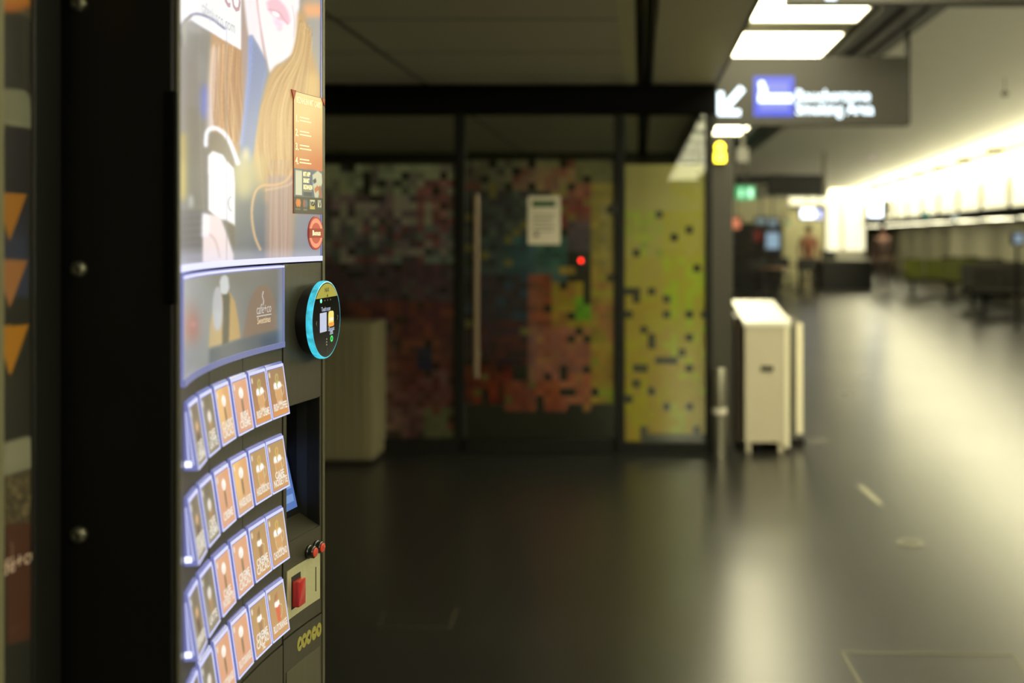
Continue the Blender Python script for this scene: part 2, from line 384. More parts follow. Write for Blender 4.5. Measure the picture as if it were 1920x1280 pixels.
# mosaic colours, measured in the picture; cells are squares of about 4.5 cm
REG = [ # x0,x1,y0,y1, palette
 (600,860,300,362,[(96,100,76),(104,108,82),(88,92,72),(70,66,58)]),
 (600,860,362,425,[(88,84,74),(60,52,54),(112,110,92),(74,60,60),(120,118,100)]),
 (780,860,330,440,[(80,50,48),(92,66,60),(100,98,80),(74,44,44)]),
 (600,860,425,500,[(76,70,68),(62,52,58),(98,92,82),(80,48,48),(70,80,70)]),
 (600,860,500,560,[(56,34,44),(50,34,42),(66,42,48),(58,54,54)]),
 (600,860,560,640,[(64,22,30),(58,20,32),(84,38,28),(72,30,26)]),
 (600,860,640,700,[(66,30,28),(74,34,28),(60,22,24),(84,46,32)]),
 (600,860,700,765,[(72,36,32),(84,48,44),(66,28,28),(80,56,50)]),
 (600,800,760,825,[(84,60,54),(74,46,44),(92,66,58)]),
 (790,860,762,825,[(78,80,50),(84,84,58),(90,50,36)]),
 (780,806,655,695,[(24,24,44)]),
 (870,1160,300,360,[(84,84,62),(78,76,60),(92,90,66)]),
 (870,900,310,380,[(84,50,42),(92,54,46),(70,64,50)]),
 (965,1085,310,358,[(104,56,50),(96,60,50),(112,88,68)]),
 (1055,1085,298,312,[(92,44,32)]),
 (870,1000,360,440,[(58,66,60),(50,52,54),(66,74,66),(54,48,54)]),
 (1040,1115,350,430,[(104,48,52),(92,56,56),(110,66,60),(112,96,56)]),
 (1060,1110,420,470,[(64,54,72),(74,60,74)]),
 (870,960,440,520,[(44,58,56),(52,64,62),(46,48,52)]),
 (950,1060,450,520,[(42,74,80),(36,66,72),(48,84,82)]),
 (860,1000,515,600,[(34,30,44),(40,28,40),(46,34,44),(30,54,70)]),
 (1000,1060,505,530,[(50,74,86),(120,60,44)]),
 (1030,1100,495,520,[(124,60,44),(60,86,92),(130,110,50)]),
 (860,1000,600,680,[(60,18,30),(50,22,42),(72,26,28),(44,20,34)]),
 (990,1035,520,640,[(120,58,40),(112,62,44),(100,52,40)]),
 (1030,1112,530,610,[(132,116,36),(124,110,40),(128,100,44),(116,84,44)]),
 (1074,1112,562,606,[(76,124,24),(84,130,22)]),
 (990,1112,610,720,[(128,80,76),(122,74,66),(130,92,68),(112,70,72)]),
 (1108,1160,340,500,[(122,112,62),(112,104,60),(124,110,56)]),
 (1108,1160,500,640,[(130,112,56),(124,104,50),(128,120,52),(136,96,64)]),
 (1108,1160,640,760,[(140,122,52),(134,108,48),(116,128,40)]),
 (860,960,680,760,[(108,30,18),(92,24,20),(120,44,22),(84,36,24)]),
 (950,1060,720,765,[(124,62,34),(130,70,46),(116,52,40)]),
 (1050,1112,700,770,[(136,86,70),(140,104,60),(132,74,60)]),
 (980,1010,400,450,[(84,88,50),(60,64,58)]),
 (1170,1260,300,400,[(132,128,88),(138,134,92),(124,122,80)]),
 (1260,1335,300,400,[(140,138,72),(150,146,64),(130,128,74)]),
 (1170,1250,400,480,[(124,120,66),(132,128,74),(108,118,48)]),
 (1240,1335,400,490,[(156,150,50),(148,146,48),(142,138,60)]),
 (1170,1260,480,560,[(150,142,62),(144,140,52),(150,138,66)]),
 (1240,1335,480,620,[(150,150,30),(140,156,28),(166,160,50),(128,148,24)]),
 (1170,1260,560,700,[(160,146,54),(154,138,50),(166,150,62),(150,146,42)]),
 (1240,1335,620,780,[(160,156,48),(172,160,56),(142,152,34),(168,150,56)]),
 (1170,1260,690,835,[(164,150,48),(150,146,36),(172,152,62)]),
 (1240,1335,760,835,[(160,148,60),(170,156,70),(140,146,60)]),
]
HOLES = [(1185,548),(1197,548),(1197,560),(1226,549),(1256,563),(1254,591),(1286,591),(1208,617),(1220,630),(1222,641),(1178,590),(1285,660),
 (1242,675),(1254,676),(1196,687),(1208,687),(1192,717),(1222,731),(1288,640),(1320,592),(1286,756),(1254,756),(1260,680),(1300,500),(1268,446),(1290,436),
 (1058,532),(1100,530),(1102,545),(1103,560),(1074,588),(1091,617),(1104,634),(1072,630),(1030,573),(1058,700),(1030,712),(1100,687),(1118,742),(1060,742),
 (1064,742),(1116,770),(1150,392),(1150,518),(1154,400),(1092,503),(1240,398),(1200,470),(1186,742),(1296,690)]
CELL = 14.4
def cellcol(x, y):
    p = None
    for r in REG:
        if r[0] <= x < r[1] and r[2] <= y < r[3]: p = r[4]
    if p is None: return None
    c = np.array(random.choice(p), float)*(1+random.uniform(-.1,.1)*(2.6 if x < 960 and y < 500 else 1))
    if x < 960 and random.random() < .05: c = c*.5
    if 870 < x < 1000 and random.random() < .05: c = np.array((150,140,70))*.7
    return c
def film(px0, px1, py0, py1, ragged, parent, m):
    bm = bm_(); lay = bm.loops.layers.float_color.new('Col')
    nx = int(round((px1-px0)/CELL)); ny = int(round((py1-py0)/CELL)); yy = GW+.012
    dx, dy = (px1-px0)/nx, (py1-py0)/ny
    cut = [py1-ragged*abs(math.sin(i*2.3)+.6*math.sin(i*5.1))*.6 for i in range(nx)]
    for i in range(nx):
        for j in range(ny):
            x, y = px0+(i+.5)*dx, py0+(j+.5)*dy
            if y > cut[i] and ragged: continue
            if any(abs(x-hx) < dx*.5 and abs(y-hy) < dy*.5 for hx, hy in HOLES): continue
            c = cellcol(x, y)
            if c is None: continue
            if y < 360 and px0 < 1160 and random.random() < .12: continue
            g = .6 if x > 985 else .1
            x0, x1_, y0, y1_ = x-dx/2+g, x+dx/2-g, y-dy/2+g, y+dy/2-g
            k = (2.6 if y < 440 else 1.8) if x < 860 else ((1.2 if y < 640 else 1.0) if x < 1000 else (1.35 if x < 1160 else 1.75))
            k *= 1.18-.4*(y-310)/500  # region gains and vertical fade painted into film colours to offset the lighting
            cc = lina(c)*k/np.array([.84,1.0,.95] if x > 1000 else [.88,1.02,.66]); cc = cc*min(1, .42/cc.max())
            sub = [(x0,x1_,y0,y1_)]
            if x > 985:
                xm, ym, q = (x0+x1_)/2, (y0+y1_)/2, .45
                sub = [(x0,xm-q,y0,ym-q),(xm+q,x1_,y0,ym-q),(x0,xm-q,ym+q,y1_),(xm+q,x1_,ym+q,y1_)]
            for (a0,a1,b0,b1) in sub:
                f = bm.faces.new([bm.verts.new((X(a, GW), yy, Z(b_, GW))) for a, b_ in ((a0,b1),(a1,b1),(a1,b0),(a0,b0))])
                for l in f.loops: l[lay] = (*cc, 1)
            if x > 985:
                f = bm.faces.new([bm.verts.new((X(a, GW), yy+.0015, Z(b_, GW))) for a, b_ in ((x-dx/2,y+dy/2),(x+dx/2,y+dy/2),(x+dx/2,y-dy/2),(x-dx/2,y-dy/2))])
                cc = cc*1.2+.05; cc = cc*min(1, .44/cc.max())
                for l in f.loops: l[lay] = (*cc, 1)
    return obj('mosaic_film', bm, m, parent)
# printed translucent film: diffuse and lets some light through
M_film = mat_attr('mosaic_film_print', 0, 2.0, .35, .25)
def pane(name, px0, px1, y0, y1, bottom_px, label, ragged=0, kind='window'):
    x0, x1 = gx(px0), gx(px1)
    t = thing(name, ((x0+x1)/2, GW, 0), label, kind, kind='structure')
    fr = bm_(); wd = .045
    box(fr, x0, x0+wd, GW-.03, GW+.05, 0, ZH0); box(fr, x1-wd, x1, GW-.03, GW+.05, 0, ZH0)
    box(fr, x0+wd, x1-wd, GW-.03, GW+.05, 0, Z(bottom_px, GW))
    obj('frame', fr, M_dark, t)
    B('glass_pane', M_glass, t, x0+wd, x1-wd, GW-.004, GW+.004, Z(bottom_px, GW), ZH0)
    return t
w1 = pane('window_1', 520, 865, 213, 840, 822, 'left glazed panel with grey and maroon mosaic film')
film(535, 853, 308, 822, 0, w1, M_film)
w4 = pane('window_4', 140, 519, 213, 840, 822, 'clear glazed panel at the far left of the lounge front')
w2 = pane('window_2', 1158, 1335, 213, 840, 828, 'right glazed panel with yellow mosaic film')
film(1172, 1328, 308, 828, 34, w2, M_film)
x0, x1 = gx(866), gx(1157)
d1 = thing('door_1', ((x0+x1)/2, GW, 0), 'glass lounge door with colourful mosaic film and notice', 'door', kind='structure')
bm = bm_(); box(bm, x0, x0+.02, GW-.02, GW+.03, .01, ZH0-.01); box(bm, x1-.02, x1, GW-.02, GW+.03, .01, ZH0-.01); box(bm, x0, x1, GW-.02, GW+.03, .01, .10)
obj('frame', bm, M_dark, d1)
B('glass_pane', M_glass, d1, x0+.02, x1-.02, GW-.004, GW+.004, .1, ZH0-.01)
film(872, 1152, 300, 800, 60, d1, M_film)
hy = GW-.07
bm = bm_(); tube(bm, [(gx(896), hy, Z(705, GW)), (gx(896), hy, Z(365, GW))], .022, 12)
for yy in (400, 670): tube(bm, [(gx(896), hy, Z(yy, GW)), (gx(896), GW, Z(yy, GW))], .012)
obj('door_handle', bm, mat('handle_steel', (120,104,88), .4, .4), d1, True)
B('lock', M_black, d1, gx(1148), gx(1160), GW-.03, GW-.005, Z(402, GW), Z(380, GW))
led = B('door_sensor', M_black, d1, gx(1080), gx(1101), GW-.045, GW-.006, Z(502, GW), Z(476, GW), bev=.004)
obj('red_indicator', lathe(bm_(), [(0,.008),(.011,.006),(.013,0)], (gx(1090), GW-.045, Z(488, GW)), (0,-1,0), 16), emit('red_led', (255,40,20), 5.0), led, True)
# notice on the door
nt_ = thing('door_notice', (gx(1020), GW-.012, Z(458, GW)), 'white paper notice with green heading taped to the glass door', 'notice')
B('paper', mat('notice_paper', (215,208,190), .8), nt_, gx(990), gx(1051), GW-.013, GW-.009, Z(458, GW), Z(368, GW))
B('heading_band', mat('notice_green', (40,84,40), .7), nt_, gx(998), gx(1042), GW-.0145, GW-.0131, Z(388, GW), Z(376, GW))
bm = bm_()
for i, q in enumerate((402, 409, 416, 424, 431)): box(bm, gx(1000), gx(1040-3*(i%3)), GW-.0142, GW-.0131, Z(q+2, GW), Z(q, GW))
box(bm, gx(1002), gx(1010), GW-.0142, GW-.0131, Z(444, GW), Z(436, GW))
obj('text_lines', bm, mat('notice_ink', (90,88,84), .8), nt_)
# tall dark pylon beside the right glass panel, with lit yellow sign
t = thing('pylon', (gx(1356), 6.95, 0), 'tall dark grey pylon at the right end of the glass front', 'pylon')
px0, px1 = X(1334, 6.9), X(1374, 6.9)
B('column', mat('pylon_grey', (50,48,40), .5, vary=.06), t, px0, px1, 6.9, 7.1, .04, Z(254, 6.9), bev=.006)
B('foot', M_black, t, px0-.01, px1+.01, 6.89, 7.12, 0, .045)
yp = 6.89
ys = thing('yellow_sign', (X(1350, 6.8), 6.86, Z(308, 6.86)), 'small glowing yellow pictogram sign at the top of the dark pylon', 'sign')
bm = bm_(); box(bm, X(1339,6.87), X(1361,6.87), 6.865, 6.898, Z(306,6.87), Z(265,6.87), bev=.01); obj('housing', bm, M_black, ys)
bm = bm_(); lathe(bm, [(0,.006),(.030,.004),(.034,0)], (X(1350,6.86), 6.865, Z(276,6.86)), (0,-1,0), 24)
box(bm, X(1340,6.86), X(1360,6.86), 6.857, 6.865, Z(304,6.86), Z(286,6.86), bev=.003)
obj('lit_pictogram', bm, emit('yellow_sign_light', (255,222,45), 8), ys)
# steel ashtray post
bm = bm_(); cx = X(1349, 6.65)
t = thing('ashtray_post', (cx, 6.65, 0), 'short round brushed steel ashtray post standing beside the dark pylon', 'ashtray')
obj('post', lathe(bm_(), [(0,0),(.042,0),(.042,Z(772,6.65)),(0,Z(772,6.65))], (cx,6.65,0), (0,0,1), 24), M_steel, t, True)
obj('highlight_band', lathe(bm_(), [(.047,Z(775,6.65)),(.049,Z(770,6.65)),(.047,Z(764,6.65)),(.03,Z(764,6.65))], (cx,6.65,0), (0,0,1), 24), M_white, t, True)  # white ring stands in for the highlight across the steel post
obj('head', lathe(bm_(), [(0,Z(766,6.65)),(.043,Z(766,6.65)),(.043,Z(696,6.65)),(.036,Z(690,6.65)),(0,Z(690,6.65))], (cx,6.65,0), (0,0,1), 24), M_steel, t, True)

# =============================================================== SIGNS ON THE CEILING
SY = 7.12
t = thing('hanging_sign', (1.2, SY, Z(235, SY)), 'grey hanging direction sign reading Raucherzone Smoking Area with white arrow', 'sign')
M_sign = mat('sign_grey', (38,36,30), .5, vary=.05)
B('panel', M_sign, t, XS+.015, X(1704, SY), SY, SY+.09, Z(235, SY), Z(106, SY), bev=.003)
B('hanger', M_dark, t, X(1701, SY), X(1708, SY), SY+.02, SY+.06, Z(232, SY), ZU); B('hanger', M_dark, t, XS+.1, XS+.13, SY+.02, SY+.06, Z(110, SY), ZU)
E_w = emit('sign_white_light', (225,245,255), 3.2)
sy = SY-.004
bm = bm_()                                   # arrow pointing down left
def bar2(bm, a, b_, wpx, Y):
    ax, az = X(a[0],Y), Z(a[1],Y); bx, bz = X(b_[0],Y), Z(b_[1],Y); wd = wpx/F*Y/2
    d = Vector((bx-ax, bz-az)).normalized(); n = Vector((-d.y, d.x))*wd
    prism(bm, [(ax+n.x, Y, az+n.y), (bx+n.x, Y, bz+n.y), (bx-n.x, Y, bz-n.y), (ax-n.x, Y, az-n.y)], (0, .004, 0))
bar2(bm, (1392,165), (1356,206), 13, sy); bar2(bm, (1351,172), (1351,216), 11, sy-.001); bar2(bm, (1346,211), (1388,211), 11, sy-.002)
obj('arrow', bm, E_w, t)
pc = obj('pictogram', box(bm_(), X(1413,sy), X(1489,sy), sy, sy+.004, Z(218,sy), Z(143,sy)), emit('sign_blue_light', (48,76,232), 1.0), t)
B('inner_field', emit('sign_lilac_light', (118,130,240), .95), pc, X(1424,sy), X(1479,sy), sy-.003, sy, Z(207,sy), Z(154,sy))
bm = bm_(); box(bm, X(1422,sy), X(1486,sy), sy-.007, sy-.003, Z(192,sy), Z(177,sy), bev=.001); box(bm, X(1424,sy), X(1437,sy), sy-.007, sy-.003, Z(177,sy), Z(163,sy))
lathe(bm, [(0,.004),(.022,.004),(.022,0)], (X(1428,sy), sy-.003, Z(158,sy)), (0,-1,0), 16)
obj('cigarette', bm, E_w, pc)
def onsign(cx, cy, Y): return lambda a, b_: Vector((X(cx,Y)+a, Y-.002, Z(cy,Y)+b_))
text('lettering', 'Raucherzone', 23/F*SY*1.35, onsign(1562, 180, SY), E_w, t, .85, .0015)
text('lettering', 'Smoking Area', 23/F*SY*1.35, onsign(1565, 205, SY), E_w, t, .83, .0015)
# nearer sign cut by the top edge
NY = 5.0
t = thing('gate_sign', (X(1750, NY), NY, Z(6, NY)), 'dark hanging sign cut by the top edge of the picture', 'sign')
B('panel', M_sign, t, X(1475, NY), X(2300, NY), NY, NY+.09, Z(6, NY), ZU-.12, bev=.003)
B('hanger', M_dark, t, X(1600,NY), X(1606,NY), NY+.03, NY+.06, ZU-.13, ZU); B('hanger', M_dark, t, X(2200,NY), X(2206,NY), NY+.03, NY+.06, ZU-.13, ZU)
B('pictogram', E_w, t, X(1548, NY), X(1568, NY), NY-.005, NY, Z(0, NY), Z(-18, NY))
# dark board and green exit sign further off
DY = 18.0
t = thing('departure_board', (X(1480,DY), DY, Z(366,DY)), 'wide black unlit board hanging far down the concourse', 'board')
B('panel', mat('board_black', (10,10,9), .6), t, X(1440,DY), X(1542,DY), DY, DY+.15, Z(366,DY), Z(327,DY), bev=.01)
B('side_panel', mat('board_black', (10,10,9), .6), t, X(1382,DY), X(1439,DY), DY+.02, DY+.12, Z(345,DY), Z(328,DY))
B('hanger', M_grey, t, X(1543,DY), X(1549,DY), DY, DY+.1, Z(366,DY), ZU); B('hanger', M_grey, t, X(1400,DY), X(1404,DY), DY, DY+.1, Z(328,DY), ZU)
EY = 17.0
t = thing('exit_sign', (X(1398,EY), EY, Z(373,EY)), 'glowing green exit sign hanging left of the black board', 'sign')
B('panel', emit('exit_green', (60,190,110), 1.0), t, X(1380,EY), X(1416,EY), EY, EY+.06, Z(374,EY), Z(349,EY))
bm = bm_(); lathe(bm, [(0,.004),(.02,.004),(.02,0)], (X(1390,EY), EY, Z(355,EY)), (0,-1,0), 12); box(bm, X(1387,EY), X(1392,EY), EY-.004, EY, Z(369,EY), Z(358,EY)); B('door_symbol', emit('exit_white', (200,255,215), 1.8), t, X(1403,EY), X(1411,EY), EY-.004, EY, Z(370,EY), Z(353,EY))
obj('running_figure', bm, emit('exit_white', (200,255,215), 1.8), t)
B('hanger', M_grey, t, X(1397,EY), X(1399,EY), EY+.02, EY+.04, Z(349,EY), ZU)

# =============================================================== SELF-BOARDING GATE BOX
t = thing('gate_pedestal', (X(1438,6.9), 7.2, 0), 'white metal gate pedestal with slanted white top beside the ashtray post', 'gate pedestal')
gy0 = GY(848); gy1 = gy0+.95; M_gate = mat('gate_cream', (188,180,158), .45, vary=.04)
gx0, gx1 = X(1397, gy0), X(1471, gy0)
zt0, zt1 = Z(603, gy0), Z(562, gy1)
bm = bm_(); prism(bm, [(gx0,gy0,.07),(gx0,gy1,.07),(gx0,gy1,zt1-.03),(gx0,gy0,zt0-.03)], (gx1-gx0,0,0)); obj('body', bm, M_gate, t)
bm = bm_(); prism(bm, [(gx0-.01,gy0-.01,zt0-.03),(gx0-.01,gy1,zt1-.03),(gx0-.01,gy1,zt1),(gx0-.01,gy0-.01,zt0)], (gx1-gx0+.055,0,0)); obj('slanted_top', bm, mat('gate_top', (240,238,225), .3), t)
B('edge_rail', mat('gate_rail', (238,232,205), .3), t, gx1, gx1+.035, gy0-.004, gy1, .03, zt0-.02, bev=.006)
B('slot', M_black, t, X(1426,gy0), X(1450,gy0), gy0-.006, gy0+.01, Z(696,gy0), Z(686,gy0), bev=.002)
bm = bm_(); box(bm, gx0+.01, gx0+.04, gy0+.01, gy0+.06, 0, .07); box(bm, gx1-.04, gx1-.005, gy0+.01, gy0+.06, 0, .07); box(bm, gx0+.01, gx0+.04, gy1-.08, gy1-.03, 0, .07); box(bm, gx1-.04, gx1-.005, gy1-.08, gy1-.03, 0, .07)
obj('feet', bm, M_gate, t)
bm = bm_(); box(bm, gx0-.055, gx0-.012, gy0+.12, gy1+.1, .05, zt0+.02); obj('side_board', bm, mat('gate_brown', (48,34,22), .5), t)
g = B('glass_wing', glass('wing_glass', (.75,.82,.62), 1.3), t, X(1358,gy0+.5), X(1396,gy0+.5), gy0+.48, gy0+.492, .06, zt1-.06)
bm = bm_(); box(bm, X(1489,gy0+.25), X(1493,gy0+.25)+.005, gy0+.25, gy0+1.0, .05, Z(600,gy0+.25)); obj('side_wing', bm, M_grey, t)
B('wing_edge', mat('gate_rail', (238,232,205), .3), t, X(1494,gy0+.25), X(1505,gy0+.25), gy0+.25, gy0+.29, .08, Z(606,gy0+.25))
B('wing_foot', M_dark, t, X(1481,gy0+.25), X(1506,gy0+.25), gy0+.2, gy0+1.0, 0, .05)

# cream cabinet on the left
cy = GY(872); M_cab = mat('cabinet_cream', (104,98,74), .6, vary=.08)
t = thing('cream_cabinet', (X(640,cy), cy+.25, 0), 'cream ribbed cabinet standing left before the maroon mosaic glass', 'cabinet')
cx0, cx1, cz = X(575,cy), X(697,cy), Z(606,cy)
B('body', M_cab, t, cx0, cx1, cy+.01, cy+.5, .03, cz, bev=.006)
bm = bm_()
for i in range(7):
    xx = cx0+.02+i*(cx1-cx0-.04)/7
    box(bm, xx, xx+(cx1-cx0-.04)/7-.012, cy, cy+.012, .05, cz-.04, bev=.003)
obj('ribbed_front', bm, M_cab, t); B('plinth', M_black, t, cx0+.01, cx1-.01, cy+.02, cy+.48, 0, .03)

# =============================================================== FLOOR FITTINGS
def gpt(px, py): Y = GY(py); return Vector((X(px,Y), Y, 0))
def strip(bm, a, b_, wd=.012, h=.002):
    a, b_ = gpt(*a), gpt(*b_); d = (b_-a).normalized(); n = Vector((-d.y, d.x, 0))*wd/2
    prism(bm, [a+n, b_+n, b_-n, a-n], (0,0,h))
M_inlay = mat('inlay_metal', (104,102,86), .35, .6)
bm = bm_(); strip(bm, (1578,1222), (1900,1228)); strip(bm, (1578,1222), (1618,1290)); strip(bm, (1900,1228), (1945,1290))
props(obj('floor_hatch', bm, M_inlay), 'metal edged floor hatch outline at the bottom right corner', 'floor hatch')
bm = bm_(); strip(bm, (855,1143), (843,1175), .014); strip(bm, (720,1143), (708,1175), .01); strip(bm, (708,1175), (843,1175), .005)
props(obj('floor_hatch', bm, mat('inlay_dim', (70,68,56), .4, .5)), 'faint metal edged floor hatch on the dark floor at lower left centre', 'floor hatch')
bm = bm_(); strip(bm, (1612,910), (1650,945), .045)
props(obj('floor_marking', bm, mat('marking_pale', (128,126,108), .5)), 'short pale slanting strip stuck on the floor', 'floor marking')
p = gpt(1707, 1018)
t = thing('floor_outlet', p, 'round pale metal floor outlet cover on the open floor at right', 'floor outlet')
obj('rim', lathe(bm_(), [(.062,0),(.062,.003),(.045,.004),(.045,0)], p, (0,0,1), 32), mat('outlet_rim', (120,118,102), .4, .2), t, True)
obj('cap', lathe(bm_(), [(.043,0),(.043,.003),(0,.003)], p, (0,0,1), 32), mat('outlet_cap', (84,83,72), .4, .4), t)
bm = bm_(); strip(bm, (1518,826), (1552,826), .07, .001)
props(obj('floor_marking', bm, mat('marking_dim', (100,99,86), .5)), 'faint pale patch on the floor right of the gate pedestal', 'floor marking')

# =============================================================== FAR HALL
# bright corner wall with tall luminous panels
CY = 33.0
t = thing('luminous_column', (X(1594,CY), CY, 0), 'tall bright luminous column block at the far end of the concourse', 'column')
M_lc = emit_lin('column_light', (1,.93,.6), 1.2)
B('left_panel', M_lc, t, X(1552,CY), X(1576,CY), CY, CY+.3, Z(470,CY), ZU-.1)
B('right_panel', M_lc, t, X(1582,CY), X(1622,CY), CY, CY+.3, Z(470,CY), ZU-.1)
B('post', M_white, t, X(1576,CY), X(1582,CY), CY-.05, CY+.3, 0, ZU)
B('base', M_white, t, X(1552,CY), X(1622,CY), CY+.02, CY+.28, 0, Z(470,CY))
B('top_light', emit_lin('column_top_light', (1,.93,.6), 3.2), t, X(1554,CY), X(1624,CY), CY-.1, CY, Z(372,CY), Z(354,CY))
t = thing('light_bulkhead', (X(1515,30), 30, Z(385,30)), 'glowing ceiling bulkhead strip left of the luminous column', 'light')
B('strip', emit_lin('bulk_light', (1,.93,.6), 1.3), t, X(1478,30), X(1552,30), 30, 30.2, Z(384,30), Z(370,30))
B('housing', M_grey, t, X(1478,30), X(1552,30), 30.02, 30.5, Z(370,30), ZU)
def screen(name, px0, px1, py0, py1, Y, col, s, label, dark=None):
    t = thing(name, (X((px0+px1)/2,Y), Y, Z(py1,Y)), label, 'screen')
    e = 3
    B('housing', M_black, t, X(px0-e,Y), X(px1+e,Y), Y+.01, Y+.12, Z(py1+e,Y), Z(py0-e,Y))
    B('display', emit(name+'_light_%d' % px0, col, s), t, X(px0,Y), X(px1,Y), Y, Y+.02, Z(py1,Y), Z(py0,Y))
    B('bracket', M_dark, t, X((px0+px1)/2-1,Y), X((px0+px1)/2+1,Y), Y+.05, Y+.08, Z(py0-e,Y), ZU) if dark else B('bracket', M_dark, t, X((px0+px1)/2-2,Y), X((px0+px1)/2+2,Y), Y+.05, Y+.09, 0, Z(py1+e,Y))
    return t
screen('gate_display', 1502, 1528, 391, 409, 27, (235,245,255), 3.5, 'bright white gate display hanging left of the luminous column', 1)
screen('gate_display', 1531, 1541, 394, 410, 28, (200,205,255), 2.0, 'small bluish display hanging right beside the bright white one', 1)
screen('gate_display', 1629, 1654, 371, 406, 26, (225,240,255), 5, 'bright white square display hanging below the luminous wall', 1)
screen('shop_display', 1437, 1461, 436, 466, 26, (140,170,190), .9, 'pale blue shop display beside the red one')
screen('shop_display', 1414, 1428, 432, 452, 26.5, (120,20,20), .5, 'dim red shop display left of the pale blue one')
screen('menu_display', 1418, 1436, 408, 420, 25.5, (120,140,140), .7, 'left one of two dim blue grey menu displays over the shop', 1)
screen('menu_display', 1441, 1458, 410, 424, 25.6, (120,140,150), .7, 'right one of two dim blue grey menu displays over the shop', 1)
screen('orange_display', 1373, 1388, 409, 428, 25.2, (225,130,90), .9, 'small orange display at the left edge of the shop', 1)
screen('wall_display', 1902, 1918, 438, 456, 15.5, (150,170,185), .8, 'small pale blue display at the right edge of the picture')
# shop block
SHY = 29
t = thing('kiosk', (X(1420,SHY), SHY+1, 0), 'dark shop front block at the far left of the concourse', 'shop')
B('block', mat('shop_dark', (30,26,20), .6), t, X(1372,SHY), X(1466,SHY), SHY, SHY+2, 0, Z(418,SHY))
B('fascia', mat('shop_fascia', (196,192,160), .6), t, X(1372,SHY), X(1480,SHY), SHY-.05, SHY+2, Z(418,SHY), Z(372,SHY))
B('counter', mat('shop_counter', (20,18,14), .6), t, X(1376,SHY-1.5), X(1420,SHY-1.5), SHY-1.5, SHY-.7, 0, Z(472,SHY-1.5))
# pale partition behind
props(B('partition_screen', mat('partition_pale', (205,200,160), .6), None, X(1470,31), X(1545,31), 31, 31.1, 0, Z(396,31)), 'pale freestanding partition between shop and luminous column', 'partition')
# black counter
KY = GY(543)
t = thing('information_counter', (X(1590,KY), KY+1, 0), 'large black information counter standing before the luminous column', 'counter')
B('body', mat('counter_black', (14,14,12), .5), t, X(1542,KY), X(1636,KY), KY, KY+1.6, 0, Z(492,KY))
B('worktop', mat('counter_top', (60,60,48), .4), t, X(1538,KY), X(1642,KY), KY-.05, KY+1.65, Z(492,KY), Z(487,KY))
B('back_cabinet', mat('counter_black', (14,14,12), .5), t, X(1544,KY+1.2), X(1566,KY+1.2), KY+1.1, KY+1.6, Z(489,KY), Z(470,KY+1.2))
# seats: beam seating unit
def beam_seats(x, y, n, col, label, group, rot=0, wid=.55):
    t = thing('beam_seating', (x, y, 0), label, 'seating', group)
    m = mat('seat_%d_%d_%d' % col, col, .5)
    B('beam', M_dark, t, x, x+n*wid, y+.2, y+.27, .32, .38)
    for i in range(n):
        a = x+i*wid
        B('seat', m, t, a+.02, a+wid-.03, y, y+.45, .40, .45, bev=.015)
        bm = bm_(); prism(bm, [(a+.02,y+.42,.45),(a+.02,y+.47,.45),(a+.02,y+.56,.88),(a+.02,y+.51,.88)], (wid-.05,0,0)); obj('backrest', bm, m, t)
    for q in (x+.15, x+n*wid-.2):
        bm = bm_(); box(bm, q, q+.05, y+.2, y+.27, .04, .33); box(bm, q, q+.05, y-.02, y+.5, 0, .04); obj('leg', bm, M_dark, t)
    return t
GREEN = (110,118,10); BLK = (22,24,22); SIL = (70,68,60)
beam_seats(X(1703,25), 25, 3, GREEN, 'row of yellow green seats, left one of two beside the far wall', 'green seats')
beam_seats(X(1775,23.6), 23.6, 3, GREEN, 'row of yellow green seats, right one of two beside the black seats', 'green seats')
beam_seats(X(1775,27.5), 27.5, 2, BLK, 'short row of black seats behind the green ones', 'black seats')
beam_seats(X(1838,25.6), 25.6, 3, BLK, 'row of black seats standing near the right wall', 'black seats')
beam_seats(X(1845,22.4), 22.4, 3, SIL, 'row of silver grey seats at right, farthest of three', 'silver seats')
beam_seats(X(1815,20.6), 20.6, 4, SIL, 'row of silver grey seats at right, middle of three', 'silver seats')
beam_seats(X(1835,18.8), 18.8, 4, SIL, 'row of silver grey seats at right, nearest of three', 'silver seats')
def bistro_chair(x, y, label, rz=0):
    t = thing('bistro_chair', (x, y, 0), label, 'chair', 'black chairs before the shop')
    m = mat('bistro_black', (16,15,13), .5)
    B('seat', m, t, x-.22, x+.22, y-.22, y+.22, .45, .49, bev=.01)
    bm = bm_(); box(bm, x-.22, x+.22, y+.19, y+.23, .62, .92, bev=.01); box(bm, x-.2, x-.17, y+.19, y+.22, .49, .65); box(bm, x+.17, x+.2, y+.19, y+.22, .49, .65); obj('backrest', bm, m, t)
    for a in (-.2,.17):
        for b_ in (-.2,.17): B('leg', m, t, x+a, x+a+.03, y+b_, y+b_+.03, 0, .45)
    return t
for px, Y, l in ((1422,24,'black chair nearest the dark counter of the shop'), (1466,25.2,'black chair standing in the middle of the seating before the shop'), (1514,24,'black chair closest to the information counter')):
    bistro_chair(X(px,Y), Y, l)
def table(x, y, label):
    t = thing('bistro_table', (x, y, 0), label, 'table', 'bistro tables')
    obj('tabletop', lathe(bm_(), [(0,.70),(.35,.70),(.36,.72),(.35,.74),(0,.74)], (x,y,0), (0,0,1), 24), mat('table_wood', (120,90,60), .5), t, True)
    obj('pedestal', lathe(bm_(), [(.22,0),(.22,.02),(.03,.05),(.03,.70)], (x,y,0), (0,0,1), 16), M_dark, t, True)
table(X(1448,23.1), 23.1, 'round brown table among the left black chairs'); table(X(1500,25.7), 25.7, 'round brown table among the right black chairs')
